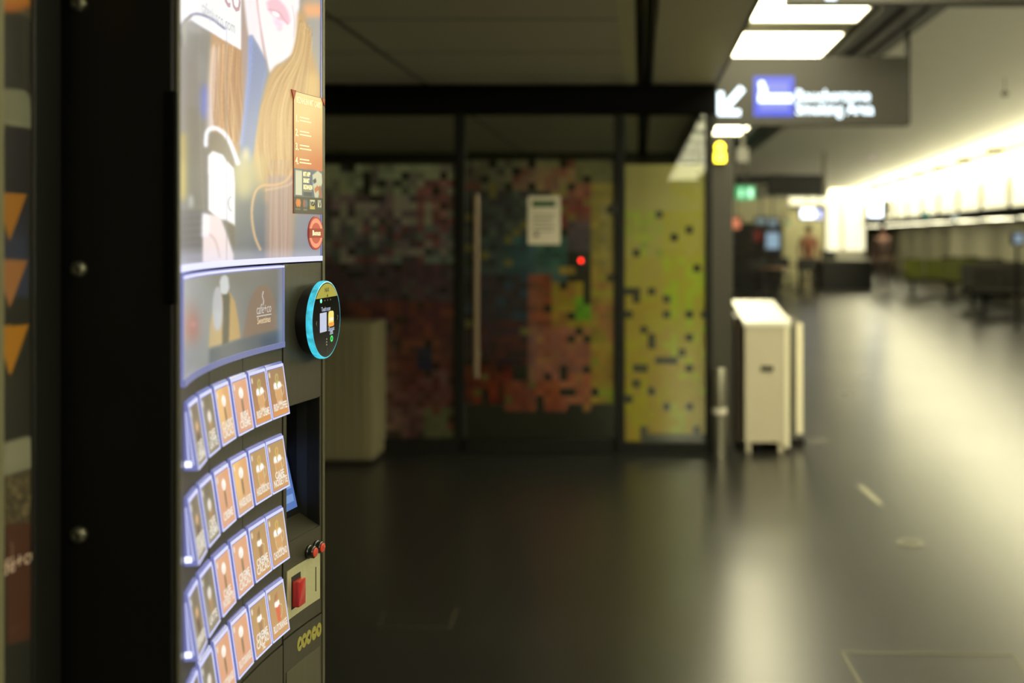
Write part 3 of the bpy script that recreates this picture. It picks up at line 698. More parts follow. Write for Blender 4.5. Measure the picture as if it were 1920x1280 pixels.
# people far off, standing
def person(x, y, skin, top, trousers, hair, label, pose=0):
    t = thing('person', (x, y, 0), label, 'person')
    def skinm(name, chains, m, parent):
        bm = bm_(); vs = {}; sk = bm.verts.layers.skin.verify()
        for ch in chains:
            prev = None
            for (k, p, r) in ch:
                if k not in vs:
                    v = bm.verts.new((x+p[0], y+p[1], p[2])); v[sk].radius = (r, r*.8 if len(ch) > 3 else r); v[sk].use_root = (k == 'pel'); vs[k] = v
                if prev is not None: bm.edges.new((prev, vs[k]))
                prev = vs[k]
        me = bpy.data.meshes.new(name); bm.to_mesh(me); bm.free()
        o = place(name, me, m, parent); o.modifiers.new('skin', 'SKIN').use_smooth_shade = True; s = o.modifiers.new('sub', 'SUBSURF'); s.levels = 1; s.render_levels = 2
        return o
    P = ('pel', (0,0,.92), .13)
    legs = [[P, ('h%d'%s, (s*.09,0,.86), .09), ('k%d'%s, (s*.10,-.02+.04*s,.48), .06), ('a%d'%s, (s*.11,.03*s,.09), .04), ('t%d'%s, (s*.12,-.13+.03*s,.04), .035)] for s in (-1,1)]
    arms = [[('ch', (0,0,1.34), .15), ('s%d'%s, (s*.19,0,1.40), .06), ('e%d'%s, (s*.25,.02,1.12), .045), ('w%d'%s, (s*.24,-.06,.87), .03), ('f%d'%s, (s*.235,-.09,.77), .025)] for s in (-1,1)]
    spine = [P, ('wa', (0,0,1.12), .12), ('ch', (0,0,1.34), .15), ('n', (0,0,1.49), .05), ('hd', (0,-.01,1.60), .085), ('hd2', (0,-.01,1.68), .075)]
    skinm('body', [spine]+legs+arms, mat('skin_%d' % skin[0], skin, .6), t)
    skinm('jacket', [[('pel', (0,0,.88), .165), ('wa', (0,0,1.12), .145), ('ch', (0,0,1.33), .175)]]+[[('ch', (0,0,1.33), .175), ('s%d'%s, (s*.19,0,1.40), .075), ('e%d'%s, (s*.25,.02,1.12), .06), ('w%d'%s, (s*.24,-.05,.90), .045)] for s in (-1,1)], mat('cloth_%d_%d_%d' % top, top, .8), t)
    skinm('trousers', [[('pel', (0,0,.92), .15), ('h%d'%s, (s*.09,0,.84), .10), ('k%d'%s, (s*.10,-.02+.04*s,.48), .075), ('a%d'%s, (s*.11,.03*s,.10), .06)] for s in (-1,1)], mat('cloth_%d_%d_%d' % trousers, trousers, .8), t)
    bm = bm_(); bmesh.ops.create_uvsphere(bm, u_segments=16, v_segments=10, radius=.105)
    for v in bm.verts: v.co = (x+v.co.x*.95, y+.015+v.co.y*1.05, 1.665+v.co.z*(1 if v.co.z > 0 else .8))
    obj('hair', bm, mat('hair_%d' % hair[0], hair, .8), t, True)
person(X(1655,26), 26, (150,110,95), (80,62,58), (80,68,62), (44,34,34), 'person in a dull pinkish brown coat standing in the far concourse')
person(X(1516,27.0), 27.0, (160,110,85), (140,86,66), (120,104,84), (60,44,34), 'person in a rust coloured top standing near the black counter')
# ceiling dots
t = thing('smoke_detector', (X(1884,9.5), 9.5, ZU-.12), 'small dark detector hanging from the concourse ceiling at right', 'detector')
dz = Z(172,9.5)
obj('body', lathe(bm_(), [(0,-.05),(.03,-.04),(.035,0),(0,.01)], (X(1884,9.5),9.5,dz), (0,0,1), 20), mat('detector_dark', (84,82,64), .6), t, True)
obj('stem', lathe(bm_(), [(.006,0),(.006,ZU-dz)], (X(1884,9.5),9.5,dz), (0,0,1), 8), M_grey, t)
t = thing('ceiling_glint', (X(1645,19), 19, Z(300,19)), 'small pinkish glint, made as a glowing patch, under the far ceiling left of the luminous wall', 'lamp')
bm = bm_(); prism(bm, [(X(1632,19),19,Z(299,19)),(X(1656,19),19,Z(291,19)),(X(1656,19),19,Z(284,19)),(X(1632,19),19,Z(292,19))], (0,.1,0)); obj('lens', bm, emit('pink_glint', (190,165,165), .8), t)  # glowing patch stands in for a pinkish glint on the ceiling
B('mount', M_grey, t, X(1640,19), X(1646,19), 19.02, 19.08, Z(296,19), ZU)
t = thing('square_downlight', (X(1392,13.5), 13.5, Z(302,13.5)), 'dim square pale lamp right of the yellow sign', 'lamp')
B('glow_panel', emit('dim_square', (160,154,116), .8), t, X(1382,13.5), X(1404,13.5), 13.5, 13.55, Z(303,13.5), Z(277,13.5))
B('mount', M_grey, t, X(1390,13.5), X(1396,13.5), 13.51, 13.54, Z(277,13.5), ZU)
for (px, py, Y, c, l) in ((1790,408,15,(150,160,145),'round pale glint lamp on the right wall under the luminous panels'), (1736,402,17,(70,130,110),'small greenish lamp under the left end of the luminous panels'), (1478,418,26,(110,150,110),'small green lamp left of the bright gate display')):
    t = thing('wall_lamp', (X(px,Y), Y, Z(py,Y)), l, 'lamp')
    obj('bulb', lathe(bm_(), [(0,.03),(.05,.02),(.06,0)], (X(px,Y),Y,Z(py,Y)), (0,-1,0), 16), emit('bulb_%d' % px, c, 1.2), t, True)
    B('back_arm', M_grey, t, X(px,Y)-.02, X(px,Y)+.02, Y, Y+.1, Z(py,Y)-.02, Z(py,Y)+.02)
# =============================================================== THE COFFEE MACHINE
# plan curve of the concave front, u = arc length from the near edge
_U = np.linspace(-.02, .52, 1081); _TH = -.32280836+1.48266125*_U-.54344078*_U**2
_d = _U[1]-_U[0]
_x = np.concatenate([[0], np.cumsum(np.sin((_TH[1:]+_TH[:-1])/2)*_d)]); _y = np.concatenate([[0], np.cumsum(np.cos((_TH[1:]+_TH[:-1])/2)*_d)])
_i0 = np.argmin(abs(_U)); MY0 = .95991535; MX0 = (337-VX)/F*MY0
_x += MX0-_x[_i0]; _y += MY0-_y[_i0]
def fs(u, z, off=0.0):
    th = np.interp(u, _U, _TH)
    return np.stack(np.broadcast_arrays(np.interp(u, _U, _x)+off*np.cos(th), np.interp(u, _U, _y)-off*np.sin(th), z), -1)
def fsv(u, z, off=0.0): return Vector(fs(u, z, off).tolist())
def px2u(px):                                # where a picture column meets the front
    P = VX+F*_x/_y; return float(np.interp(px, P, _U))
def px2z(px, py):
    u = px2u(px); return float(Z(py, np.interp(u, _U, _y)))
UE = px2u(605.5); UR = px2u(530)             # far edge, start of the right column
MTOP = 1.96
def shell(bm, u0, u1, z0, z1, o0, o1, n=None):
    """slab that follows the curved front between offsets o0..o1"""
    n = n or max(1, int((u1-u0)/.015)); us = [u0+(u1-u0)*i/n for i in range(n+1)]
    V = [[bm.verts.new(fsv(u, z, o)) for (z, o) in ((z0,o0),(z0,o1),(z1,o1),(z1,o0))] for u in us]
    bm.faces.new(V[0]); bm.faces.new(V[-1][::-1])
    for a, b_ in zip(V, V[1:]):
        for k in range(4): bm.faces.new((a[k], b_[k], b_[(k+1)%4], a[(k+1)%4]))
    return bm
XB = -1.2
cm = thing('coffee_machine', (-.8, 1.2, 0), 'tall black coffee vending machine with glowing front, drink buttons and round payment reader', 'vending machine')
M_mach = mat('machine_olive_grey', (46,44,33), .42, .2, bump=.12, bscale=900)
M_gloss = mat('machine_gloss_black', (4,4,3), .4, vary=.1, spec=.22)
# carcass behind the front (leaves room for the display bay)
us = np.linspace(0, UE, 30); bk = -.09
pl = [tuple(fs(u, 0, bk)) for u in us]; pl = [p for p in pl if p[1] > MY0+.012]
bm = bm_(); prism(bm, [(p[0], p[1], .06) for p in pl]+[(XB, pl[-1][1], .06), (XB, MY0+.02, .06)], (0,0,MTOP-.06))
obj('carcass', bm, M_black, cm)
# near side panel, glossy black, facing the camera; and its pale front edge
xe = float(fs(0,0,0)[0])
B('side_panel', M_gloss, cm, XB, xe-.0026, MY0-.004, MY0+.003, .06, MTOP, bev=.004)
B('front_edge', M_mach, cm, xe-.0025, xe+.001, MY0-.005, MY0+.001, .08, MTOP-.01, bev=.0015)
B('side_plate', mat('plate_black', (2,2,3), .8, spec=.05), cm, X(308,.952), X(331,.952), MY0-.011, MY0-.004, Z(570,.95), Z(170,.95), bev=.002)  # matt black plate, darker than the side panel round it
bm = bm_(); ye = float(fs(UE,0,0)[1]); xf = float(fs(UE,0,0)[0])
box(bm, XB, xf-.004, ye, ye+.02, .06, MTOP); obj('side_panel', bm, M_gloss, cm)
bm = shell(bm_(), UE-.004, UE+.002, .07, MTOP, -.03, .002, 1); obj('front_trim', bm, mat('trim_olive', (66,64,48), .4, .3), cm)
B('plinth', M_black, cm, XB+.02, -.50, MY0+.03, ye-.03, 0, .06)
sp = .276*.94/1.03
for k in range(-3, 4):                       # dome headed bolts on the side
    z = Z(505, .95)-.2545*(k)
    if z < .1 or z > MTOP: continue
    o = obj('side_bolt', lathe(bm_(), [(.0085,0),(.0085,.002),(.007,.0045),(.004,.006),(.0032,.006),(.0028,.0035),(0,.0035)], (X(146,.954), MY0-.004, z), (0,-1,0), 24), mat('bolt_steel', (84,84,72), .42, .9), cm, True)

# ---- front panels (olive grey sheet metal)
Z1T, Z1B = MTOP-.08, -.036+H                 # upper lit poster
Z2T, Z2B = H-.0395, H-.1475                  # lower lit panel
ZBOT = H-.540
g = .0008
seamU = [0.002, px2u(392), px2u(455), px2u(530)-.0015]
bm = bm_()
for a, b_ in zip(seamU, seamU[1:]): pass
for a, b_ in zip(seamU, seamU[1:]): obj('button_panel', shell(bm_(), a+g, b_-g, ZBOT+.001, Z2B-.001, -.006, 0), M_mach, cm)
obj('lower_door', shell(bm_(), .002, UR-.0015, .08, ZBOT-.0012, -.006, .0008), M_mach, cm)
obj('top_cap', shell(bm_(), .002, UE-.004, Z1T+.001, MTOP, -.006, .001), M_gloss, cm)
# right column with bay
ub0, ub1 = px2u(536.5), px2u(599)
zb1 = H-.229; zb0 = H-.411
c0, c1 = UR+.001, UE-.005
obj('reader_panel', shell(bm_(), c0, c1, zb1+.0005, Z1B-.003, -.02, .0005), M_mach, cm)
bm = bm_(); shell(bm, c0, ub0, zb0, zb1, -.02, .0005); obj('bay_side_frame', bm, M_mach, cm)
bm = bm_(); shell(bm, ub1, c1, zb0, zb1, -.02, .0005); obj('bay_side_frame', bm, M_mach, cm)
zs = H-.536
obj('payment_panel', shell(bm_(), c0, c1, zs+.001, zb0-.0005, -.02, .0005), M_mach, cm)
obj('cup_panel', shell(bm_(), c0, c1, .08, zs-.0012, -.02, .001), M_mach, cm)
obj('cup_door', shell(bm_(), c0+.006, c1-.006, .1, zs-.045, .0005, .0022), mat('door_inset', (62,60,45), .4, .25), cm)
# display bay, black lined, with tilted screen
bm = bm_()
shell(bm, ub0-.004, ub0, zb0, zb1, -.085, 0, 1); 
obj('bay_lining', bm, mat('bay_black', (12,12,10), .55), cm)
obj('bay_lining', shell(bm_(), ub1, ub1+.002, zb0, zb1, -.085, -.001, 1), mat('bay_black', (12,12,10), .55), cm)
obj('bay_lining', shell(bm_(), ub0, ub1, zb1-.001, zb1+.001, -.085, -.001), mat('bay_black', (12,12,10), .55), cm)
bm = bm_()
def q4(bm, u0, u1, za, oa, zb, ob, thick=.002):
    P = [fsv(u0, za, oa), fsv(u1, za, oa), fsv(u1, zb, ob), fsv(u0, zb, ob)]
    n = (P[1]-P[0]).cross(P[3]-P[0]).normalized()
    if n.dot(fsv(.4,0,1)-fsv(.4,0,0)) > 0: n = -n
    prism(bm, P, n*thick); return bm
q4(bm, ub0, ub1, zb0, -.001, zb0+.018, -.036); obj('bay_shelf', bm, M_mach, cm)
dscr = q4(bm_(), ub0, ub1, zb0+.016, -.032, zb1, -.078); dscr = obj('display', dscr, mat('bezel_black', (14,14,14), .25), cm)
bm = q4(bm_(), ub0+.004, ub1-.006, zb0+.026, -.0318+.0006, zb0+.108, -.0515+.0006, .0004)
obj('screen', bm, emit('display_blue', (92,130,205), .75), dscr)
bm = bm_()
for i in range(4): q4(bm, ub0+.012, ub1-.012, zb0+.036+i*.018, -.0342-i*.00435+.0018, zb0+.046+i*.018, -.0366-i*.00435+.0018, .0004)
obj('screen_text', bm, emit('display_line', (125,160,220), .9), dscr)

# ---- upper poster, painted
c = Canvas(330, -170, 612, 496, 1.5, bg=(150,146,134))
c.grad(330,-170,612,496,(170,164,150),(128,128,122))
c.rect(334,60,404,500,(134,130,120),.9,6); c.rect(340,-170,350,500,(148,150,148),.5,3)
c.rect(336,250,351,372,(190,174,92),.85,5); c.ell(343,340,6,40,(206,190,104),.6,4)
c.rect(352,200,372,395,(118,118,104),.7,6); c.ell(384,190,9,34,(112,128,205),.8,5); c.ell(378,130,8,30,(160,160,150),.5,6)
c.rect(574,-60,612,180,(168,164,154),.9,6); c.rect(568,6,612,32,(240,176,122),.95,5); c.ell(585,-60,26,50,(190,180,165),.7,14)
c.rect(336,395,386,490,(104,104,102),.8,3)
for i in range(7): c.line([(338,404+i*13),(384,400+i*13)],4,(132,132,138),.5,2)
c.ell(358,378,5,13,(196,200,190),.8,3)
# hair on the left
c.poly([(396,40),(458,60),(466,150),(458,230),(449,285),(440,292),(425,262),(396,244),(392,160)],(186,146,106),1,3)
c.line([(404,92),(398,160),(396,240)],14,(232,214,200),.9,4)
for i in range(26):
    x0_ = 400+i*2.1; c.line([(x0_,84),(x0_-3+random.uniform(-3,3),150),(x0_+random.uniform(-6,6),215),(x0_+random.uniform(-4,8),265)],random.uniform(1,2.6),random.choice([(222,178,122),(160,112,74),(236,200,150),(176,126,84),(214,160,100)]),.6,.7)
c.poly([(452,-170),(476,-170),(470,80),(463,200),(456,200),(452,60)],(172,150,138),1,2)
# neck and hand
c.poly([(455,-170),(486,-170),(490,60),(497,112),(484,90),(473,66),(466,68),(463,50),(457,0)],(243,236,230),1,2)
c.poly([(476,-170),(566,-170),(562,-20),(560,50),(554,98),(530,116),(517,124),(506,138),(500,110),(492,70),(482,30)],(251,244,241),1,2)
c.line([(476,-80),(483,10),(490,60),(497,110)],3,(214,168,160),.8,1.2)
c.ell(520,-60,18,24,(246,222,214),.7,6); c.ell(512,-40,4,3,(200,150,145),.8,1.5); c.ell(528,-36,4,3,(205,160,150),.7,1.5)
c.ell(500,-130,14,5,(90,70,60),.9,1.5); c.ell(545,-126,12,5,(90,70,60),.9,1.5); c.ell(500,-128,4,4,(110,130,150),1,.6); c.ell(545,-124,4,4,(110,130,150),1,.6)
c.poly([(499,4),(510,-4),(522,-2),(534,10),(541,24),(545,40),(540,47),(532,40),(522,38),(510,28),(502,18)],(240,196,200),1,2.4)
c.poly([(511,20),(518,21),(524,27),(524,32),(517,32),(511,27)],(255,252,252),1,1)
c.line([(503,18),(511,19),(524,24),(532,36),(540,45)],1.6,(206,138,142),.7,1.2)
c.poly([(511,34),(524,40),(532,44),(527,52),(516,48)],(244,214,222),.9,2); c.ell(524,54,6,4,(238,200,200),.7,2.5)
c.line([(548,10),(552,40),(550,70)],1.4,(200,180,170),.6,.8)
# hair right
c.poly([(562,-170),(612,-170),(612,-20),(574,10)],(205,168,112),.7,8)
c.poly([(558,20),(572,24),(576,60),(592,120),(606,170),(606,300),(566,360),(548,480),(500,480),(496,380),(470,340),(474,300),(480,250),(487,205),(497,165),(505,140),(517,124),(548,110),(556,70)],(200,160,106),1,4)
for i in range(150):
    f = random.random(); a = random.uniform(0,1)
    P = [(560+f*26, 30+f*20+a*30), (548+f*34, 92+a*25), (512+f*70, 140+a*20), (488+f*90, 205), (480+f*100+random.uniform(-6,6), 275), (492+f*85+random.uniform(-10,10), 345+a*20)]
    c.line(P, random.uniform(.7,2.0), random.choice([(230,200,146),(182,142,90),(216,176,114),(240,212,160),(190,144,88),(164,126,78)]), .42, .8)
c.ell(585,160,12,24,(230,200,120),.5,6); c.ell(560,275,18,30,(222,190,140),.35,8); c.ell(552,165,9,18,(170,150,100),.5,2,ring=1)
# sweater
c.poly([(466,70),(472,66),(484,84),(496,108),(502,138),(496,160),(487,200),(480,250),(473,300),(452,332),(447,326),(452,270),(460,205),(466,140)],(138,150,178),1,1.6)
c.line([(470,70),(467,140),(460,205),(452,270)],7,(152,170,222),.8,2.5)
for i in range(9): c.line([(470+i*3.6,74+i*5),(467+i*3,150),(460+i*2.8,220),(453+i*2.5,290)],1,(104,118,150),.45,.5)
# lower part
c.poly([(448,330),(472,306),(480,330),(500,360),(500,492),(440,492),(440,350)],(120,124,122),1,8)
c.ell(458,330,22,44,(206,196,140),.85,9); c.ell(461,288,5,12,(240,226,170),.8,4); c.rect(478,290,500,352,(206,190,132),.6,8)  # yellow-green haze of reflected light painted into the poster
c.poly([(502,330),(552,330),(548,400),(548,492),(498,492),(496,420)],(182,158,142),.95,3)
for i in range(22): c.line([(504+i*2,300),(500+i*2.2+random.uniform(-3,3),370),(498+i*2.2+random.uniform(-2,2),485)],1.3,random.choice([(206,180,160),(156,132,116),(196,160,130)]),.5,.6)
c.rect(550,398,612,492,(148,150,152),.95,5); c.rect(474,380,500,492,(110,116,122),.8,5)
c.line([(556,300),(540,335),(518,346),(492,348),(478,362),(472,398),(477,440),(488,468)],4.5,(226,186,134),.9,1.2)
c.line([(562,310),(548,342),(520,352),(498,356)],3,(238,206,156),.7,1.5)
# cup held in a hand
c.poly([(388,262),(398,246),(414,250),(430,268),(440,296),(438,330),(425,300),(398,292)],(142,132,114),1,2)
c.line([(386,272),(388,248),(399,240),(414,245),(430,264),(446,306)],8,(248,250,252),1,1.6)
c.poly([(390,292),(399,283),(418,290),(424,300),(438,316),(440,345),(440,425),(425,416),(408,408),(391,394)],(250,252,254),1,1.4)
c.poly([(425,302),(438,316),(440,345),(440,424),(426,416)],(240,240,228),.8,1)
c.line([(434,396),(429,388),(429,374),(434,368)],1.8,(150,150,158),.9,.8); c.line([(396,374),(420,384)],1.4,(196,198,214),.8,1); c.line([(413,322),(412,340),(415,350)],1.2,(200,202,216),.7,1)
c.poly([(440,422),(440,470),(430,440),(418,410)],(120,112,96),1,2)
c.poly([(380,400),(396,402),(413,406),(426,440),(438,478),(438,492),(380,492)],(240,224,214),1,1.6)
c.line([(392,438),(404,452),(412,482)],2.6,(206,172,160),.8,1.5); c.poly([(380,398),(392,404),(392,440),(378,445)],(250,250,250),.9,3)
# white flap with address
c.poly([(334,-170),(452,-170),(452,94),(430,81),(395,60),(358,38),(350,42),(340,52),(334,62)],(248,250,255),1,1.2)
c.poly([(344,46),(358,38),(372,52),(380,62),(360,60)],(160,158,150),.8,3)
c.line([(339,88),(337,70),(340,48),(352,34),(362,27),(376,27),(398,36),(421,54)],3.6,(92,92,116),.95,1.0)
c.line([(341,50),(350,38),(358,31)],5,(130,124,100),.8,1.5); c.ell(346,60,4,28,(170,168,146),.7,2); c.ell(338,74,3,12,(60,60,66),.8,1.5)
c.poly([(358,33),(372,30),(396,39),(421,56),(421,76),(395,58),(372,45)],(244,247,254),1,.8)
c.line([(425,40),(425,495)],1.4,(150,140,150),.45,.6)
c.line([(374,50),(374,200),(382,400)],.8,(196,178,150),.5,.4)
c.rect(334,470,612,500,(226,226,240),.35,6)
c.a = (c.a-128)*1.14+124; c.a[:,:,2] *= 1.05
for ch in range(3): c.a[:,:,ch] = c.blur(c.a[:,:,ch], .8)
def proj(P): return VX+F*P[:,0]/P[:,1], VY+F*(H-P[:,2])/P[:,1]
Mpost = mat_attr('poster_backlit', .88, 0, .3); Mpost.node_tree.nodes['Principled BSDF'].inputs['Specular IOR Level'].default_value = .22
def front_grid(name, cv, u0, u1, z0, z1, off, nu, nv, m, parent):
    return grid(name, lambda s, t: fs(u0+(u1-u0)*s, z0+(z1-z0)*t, off), nu, nv, lambda s, t, P: cv.get(*proj(P)), m, parent)
post = obj('poster_housing', shell(bm_(), .002, UE-.004, Z1B, Z1T, -.006, -.0002), mat('acrylic_blue_white', (60,62,72), .3, e=(150,155,235), es=.5), cm)
front_grid('poster', c, .003, UE-.0075, Z1B+.006, Z1T-.004, .0004, 230, 420, Mpost, post)
M_edge = mat('glow_edge', (60,60,66), .3, e=(214,216,255), es=1.1)
M_edge2 = mat('glow_edge_soft', (50,52,60), .3, e=(140,148,214), es=.5)
obj('light_edge', shell(bm_(), .002, UE-.0045, Z1B-.0008, Z1B+.0062, 0, .0022), M_edge, post)
obj('light_edge', shell(bm_(), UE-.0075, UE-.0045, Z1B, Z1T, 0, .0016), M_edge2, post)
def fsurf(uc, zc, off, k=1.0): return lambda a, b_: fsv(uc+a*k, zc+b_, off)
M_ink = mat('poster_ink', (120,120,140), .6, e=(190,192,210), es=.6)
ua, ub_ = px2u(378), px2u(441)
text('lettering', 'cafepluscо.com'.replace('о','o'), .021, fsurf((ua+ub_)/2-.003, px2z(410,34)-.0015, .0010), M_ink, post, 3, 0, ub_-ua)
text('lettering', 'café+co', .06, fsurf(px2u(398), px2z(430,-14), .0010), mat('poster_purple', (140,110,130), .6, e=(150,118,140), es=.8), post, .95)
# instruction sticker on the poster
s0, s1 = px2u(548.5), px2u(605.2)-.002
szt, szb = px2z(549,170), px2z(549,400)
st = obj('instruction_sticker', shell(bm_(), s0, s1, szb, szt, .0004, .0016), mat('sticker_edge', (110,50,30), .5), cm)
c2 = Canvas(0, 0, 100, 260, 2, bg=(0,0,0))
c2.grad(0,0,100,165,(226,198,142),(186,112,58)); c2.ell(96,168,60,40,(190,86,34),.6,14); c2.ell(20,40,50,50,(236,208,150),.5,18)
c2.rect(0,164,100,225,(84,94,102)); c2.rect(46,166,74,222,(52,76,116),.8,5)
for i, (yy, w_) in enumerate(((170,22),(184,20),(198,30))): c2.rect(32,yy,32+w_,yy+9,(150,148,108),.95,.4)
c2.rect(32,209,62,212,(140,138,100),.9,.4); c2.rect(34,214,62,222,(40,46,56),.9,.5)
c2.rect(5,168,28,221,(196,198,178),1,.3)
c2.poly([(64,175),(82,164),(96,170),(98,190),(88,212),(84,224),(72,224),(66,200)],(190,190,168),1,.6); c2.poly([(66,186),(76,180),(78,190),(68,194)],(30,40,66)); c2.poly([(70,205),(82,196),(86,206),(74,214)],(176,96,50)); c2.poly([(84,200),(92,196),(98,224),(88,224)],(150,90,60),1,.6)
c2.rect(0,225,100,260,(40,42,30)); c2.ell(12,238,5.5,9,(206,110,40)); c2.ell(19,238,4.5,9,(214,134,50),.9); c2.ell(36,239,5,9,(150,80,64)); c2.ell(43,239,4.5,9,(70,104,124),.9)
c2.rect(55,230,73,247,(206,202,170)); c2.rect(55,244,73,250,(190,168,70)); c2.rect(82,230,94,246,(214,212,190))
c2.rect(4,250,22,253,(110,108,92)); c2.rect(32,251,46,254,(110,108,92))
Mst = mat_attr('sticker_print', .55, .45, .4)  # faint emission stands in for poster light shining through the sticker
def panel_grid(name, cv, u0, u1, z0, z1, off, nu, nv, m, parent, wpx, hpx):
    return grid(name, lambda s, t: fs(u0+(u1-u0)*s, z1+(z0-z1)*t, off), nu, nv, lambda s, t, P: cv.get(s*wpx, t*hpx), m, parent)
panel_grid('sticker_print', c2, s0+.0008, s1-.0006, szb+.0008, szt-.0008, .0018, 60, 150, Mst, st, 100, 260)
sw = s1-s0; sh = szt-szb
def onst(x, y): return fsurf(s0+sw*x/100, szt-sh*y/260, .0024)
M_cream = mat('sticker_white', (240,230,200), .6, e=(238,220,178), es=.45)
M_blk = mat('sticker_black', (24,26,24), .6)
text('lettering', 'BEZAHLEN MIT CARD', .0115, onst(50, 18), M_cream, st, 2, .0002, sw*.84)
for i, yy in enumerate((58, 88, 118, 148)):
    text('lettering', str(i+1)+'.', .013, onst(10, yy), M_cream, st, .9, .0004)
bm = bm_(); 
for yy in (52,59,82,89,112,119,142,149):
    shell(bm, s0+sw*.2, s0+sw*(.45+.07*(yy % 3)), szt-sh*(yy+2.5)/260, szt-sh*yy/260, .0019, .0022)
obj('text_lines', bm, M_cream, st)
text('lettering', 'MIT APP', .0085, onst(43, 174.5), M_cream, st, .62, .0003); text('lettering', 'SMART', .0085, onst(42, 188.5), M_cream, st, .62, .0003); text('lettering', 'BEZAHLEN', .0085, onst(47, 202.5), M_cream, st, .58, .0003)
text('lettering', 'VISA', .0085, onst(64, 238), M_blk, st, .72, .0004); text('lettering', 'V', .013, onst(88, 238), M_blk, st, .8, .0003)
bm = bm_(); prism(bm, [fsv(s0-.006,szt+.001,.0006), fsv(s0+.006,szt+.001,.0006), fsv(s0,szt-.012,.0006)], fsv(s0,0,.0024)-fsv(s0,0,.0006)); obj('corner_tab', bm, mat('tab_red', (130,44,24), .5, e=(120,40,22), es=.3), st)
bm = bm_(); prism(bm, [fsv(s1-.005,szt-.001,.0018), fsv(s1+.003,szt-.001,.0018), fsv(s1+.002,szt-.011,.0018)], fsv(s1,0,.003)-fsv(s1,0,.0016)); obj('corner_tab', bm, mat('tab_red', (130,44,24), .5), st)
# round seal sticker
def disc(bm, uc, zc, r, o0, o1, ru=None, seg=40):
    ru = ru or r; A = []; Bv = []
    for k in range(seg):
        a = 2*math.pi*k/seg; A.append(bm.verts.new(fsv(uc+ru*math.cos(a), zc+r*math.sin(a), o0))); Bv.append(bm.verts.new(fsv(uc+ru*math.cos(a), zc+r*math.sin(a), o1)))
    bm.faces.new(Bv); bm.faces.new(A[::-1])
    for k in range(seg): bm.faces.new((A[k], A[(k+1)%seg], Bv[(k+1)%seg], Bv[k]))
    return bm
uc = px2u(590); zc = px2z(590, 437); rr = .0235
sl = obj('seal_sticker', disc(bm_(), uc, zc, rr, .0003, .0018, .0195), mat('seal_red', (140,44,38), .5, e=(150,50,42), es=.35), cm)
obj('pale_ring', disc(bm_(), uc, zc, rr*.88, .0018, .0021, .0195*.88), mat('seal_pink', (190,120,105), .5, e=(200,120,104), es=.45), sl)
obj('inner_disc', disc(bm_(), uc, zc, rr*.62, .0021, .0024, .0195*.62), mat('seal_mid', (150,58,48), .5, e=(165,66,54), es=.4), sl)
obj('banner', shell(bm_(), uc-.0185, uc+.0185, zc-.0065, zc+.0065, .0024, .0027), mat('seal_dark', (120,34,30), .5, e=(130,38,32), es=.35), sl)
text('lettering', 'Bonus', .010, fsurf(uc, zc, .0029), M_cream, sl, .85, .0003)

# ---- lower lit panel
c3 = Canvas(330, 485, 535, 730, 2, bg=(132,130,120))
c3.grad(330,485,535,730,(172,170,168),(122,120,110),False); c3.rect(330,640,400,730,(150,150,148),.7,14)
c3.rect(470,560,530,660,(112,114,112),.5,14); c3.rect(400,490,470,540,(124,122,108),.6,16)
c3.ell(360,610,16,44,(176,128,112),.7,10); c3.ell(360,612,7,22,(196,104,90),.6,7); c3.ell(362,608,4,5,(222,160,160),.6,3)
c3.poly([(392,652),(395,600),(404,562),(416,546),(430,546),(441,566),(448,605),(451,634)],(200,166,108),1,1.5)
c3.poly([(392,652),(395,610),(402,600),(415,620),(416,647)],(206,180,134),.8,3)
c3.poly([(417,648),(417,560),(414,548),(428,546),(431,556),(429,642)],(104,96,80),1,1.6)
c3.ell(408,578,9.5,41,(196,192,196),1,1.5); c3.ell(408,600,8,20,(204,208,212),.6,4)
c3.poly([(413,548),(412,528),(415,518),(423,515),(428,520),(430,540),(426,551),(418,552)],(218,220,220),1,1.5)
c3.poly([(456,634),(460,605),(466,572),(475,550),(485,536),(495,533),(506,540),(514,560),(519,590),(520,619)],(146,122,102),1,1.5)
c3.poly([(456,634),(520,618),(530,616),(530,655),(440,672),(392,690),(392,654)],(98,104,110),.85,3)
c3.poly([(490,634),(530,622),(530,660),(490,668)],(72,88,110),.8,5)
c3.rect(522,490,532,660,(150,160,205),.5,3)
lp = obj('lower_lit_panel', shell(bm_(), .002, UR-.0015, Z2B, Z2T, -.006, .003), mat('acrylic_blue_white', (60,62,72), .3), cm)
front_grid('panel_picture', c3, .003, UR-.006, Z2B+.006, Z2T-.005, .0034, 150, 90, mat_attr('panel_backlit', .85, 0, .22), lp)
obj('light_edge', shell(bm_(), .003, UR-.003, Z2T-.0035, Z2T-.001, .003, .0042), M_edge, lp)
obj('light_edge', shell(bm_(), .002, UR-.002, Z2B-.0005, Z2B+.0065, .003, .0046), M_edge2, lp)
obj('light_edge', shell(bm_(), UR-.0065, UR-.0025, Z2B, Z2T, .003, .0042), M_edge2, lp)
M_lp = mat('panel_lettering', (60,60,60), .6, e=(205,200,196), es=.85)
ul = (px2u(475.5)+px2u(503))/2; wl = px2u(503)-px2u(475.5)
text('lettering', 'café+co', .0175, fsurf(ul, px2z(489,579), .0040), M_lp, lp, 3, 0, wl)
obj('underline', shell(bm_(), ul-wl/2, ul+wl/2, px2z(489,591)-.0006, px2z(489,591)+.0006, .0038, .0042), M_lp, lp)
text('lettering', 'Sweettimes', .012, fsurf(ul, px2z(489,600), .0040), mat('panel_lettering_dim', (190,175,160), .6, e=(176,158,142), es=.5), lp, 3, 0, wl*.9)
sw_pts = [(0,0),(.002,.005),(-.0015,.011),(.001,.017)]
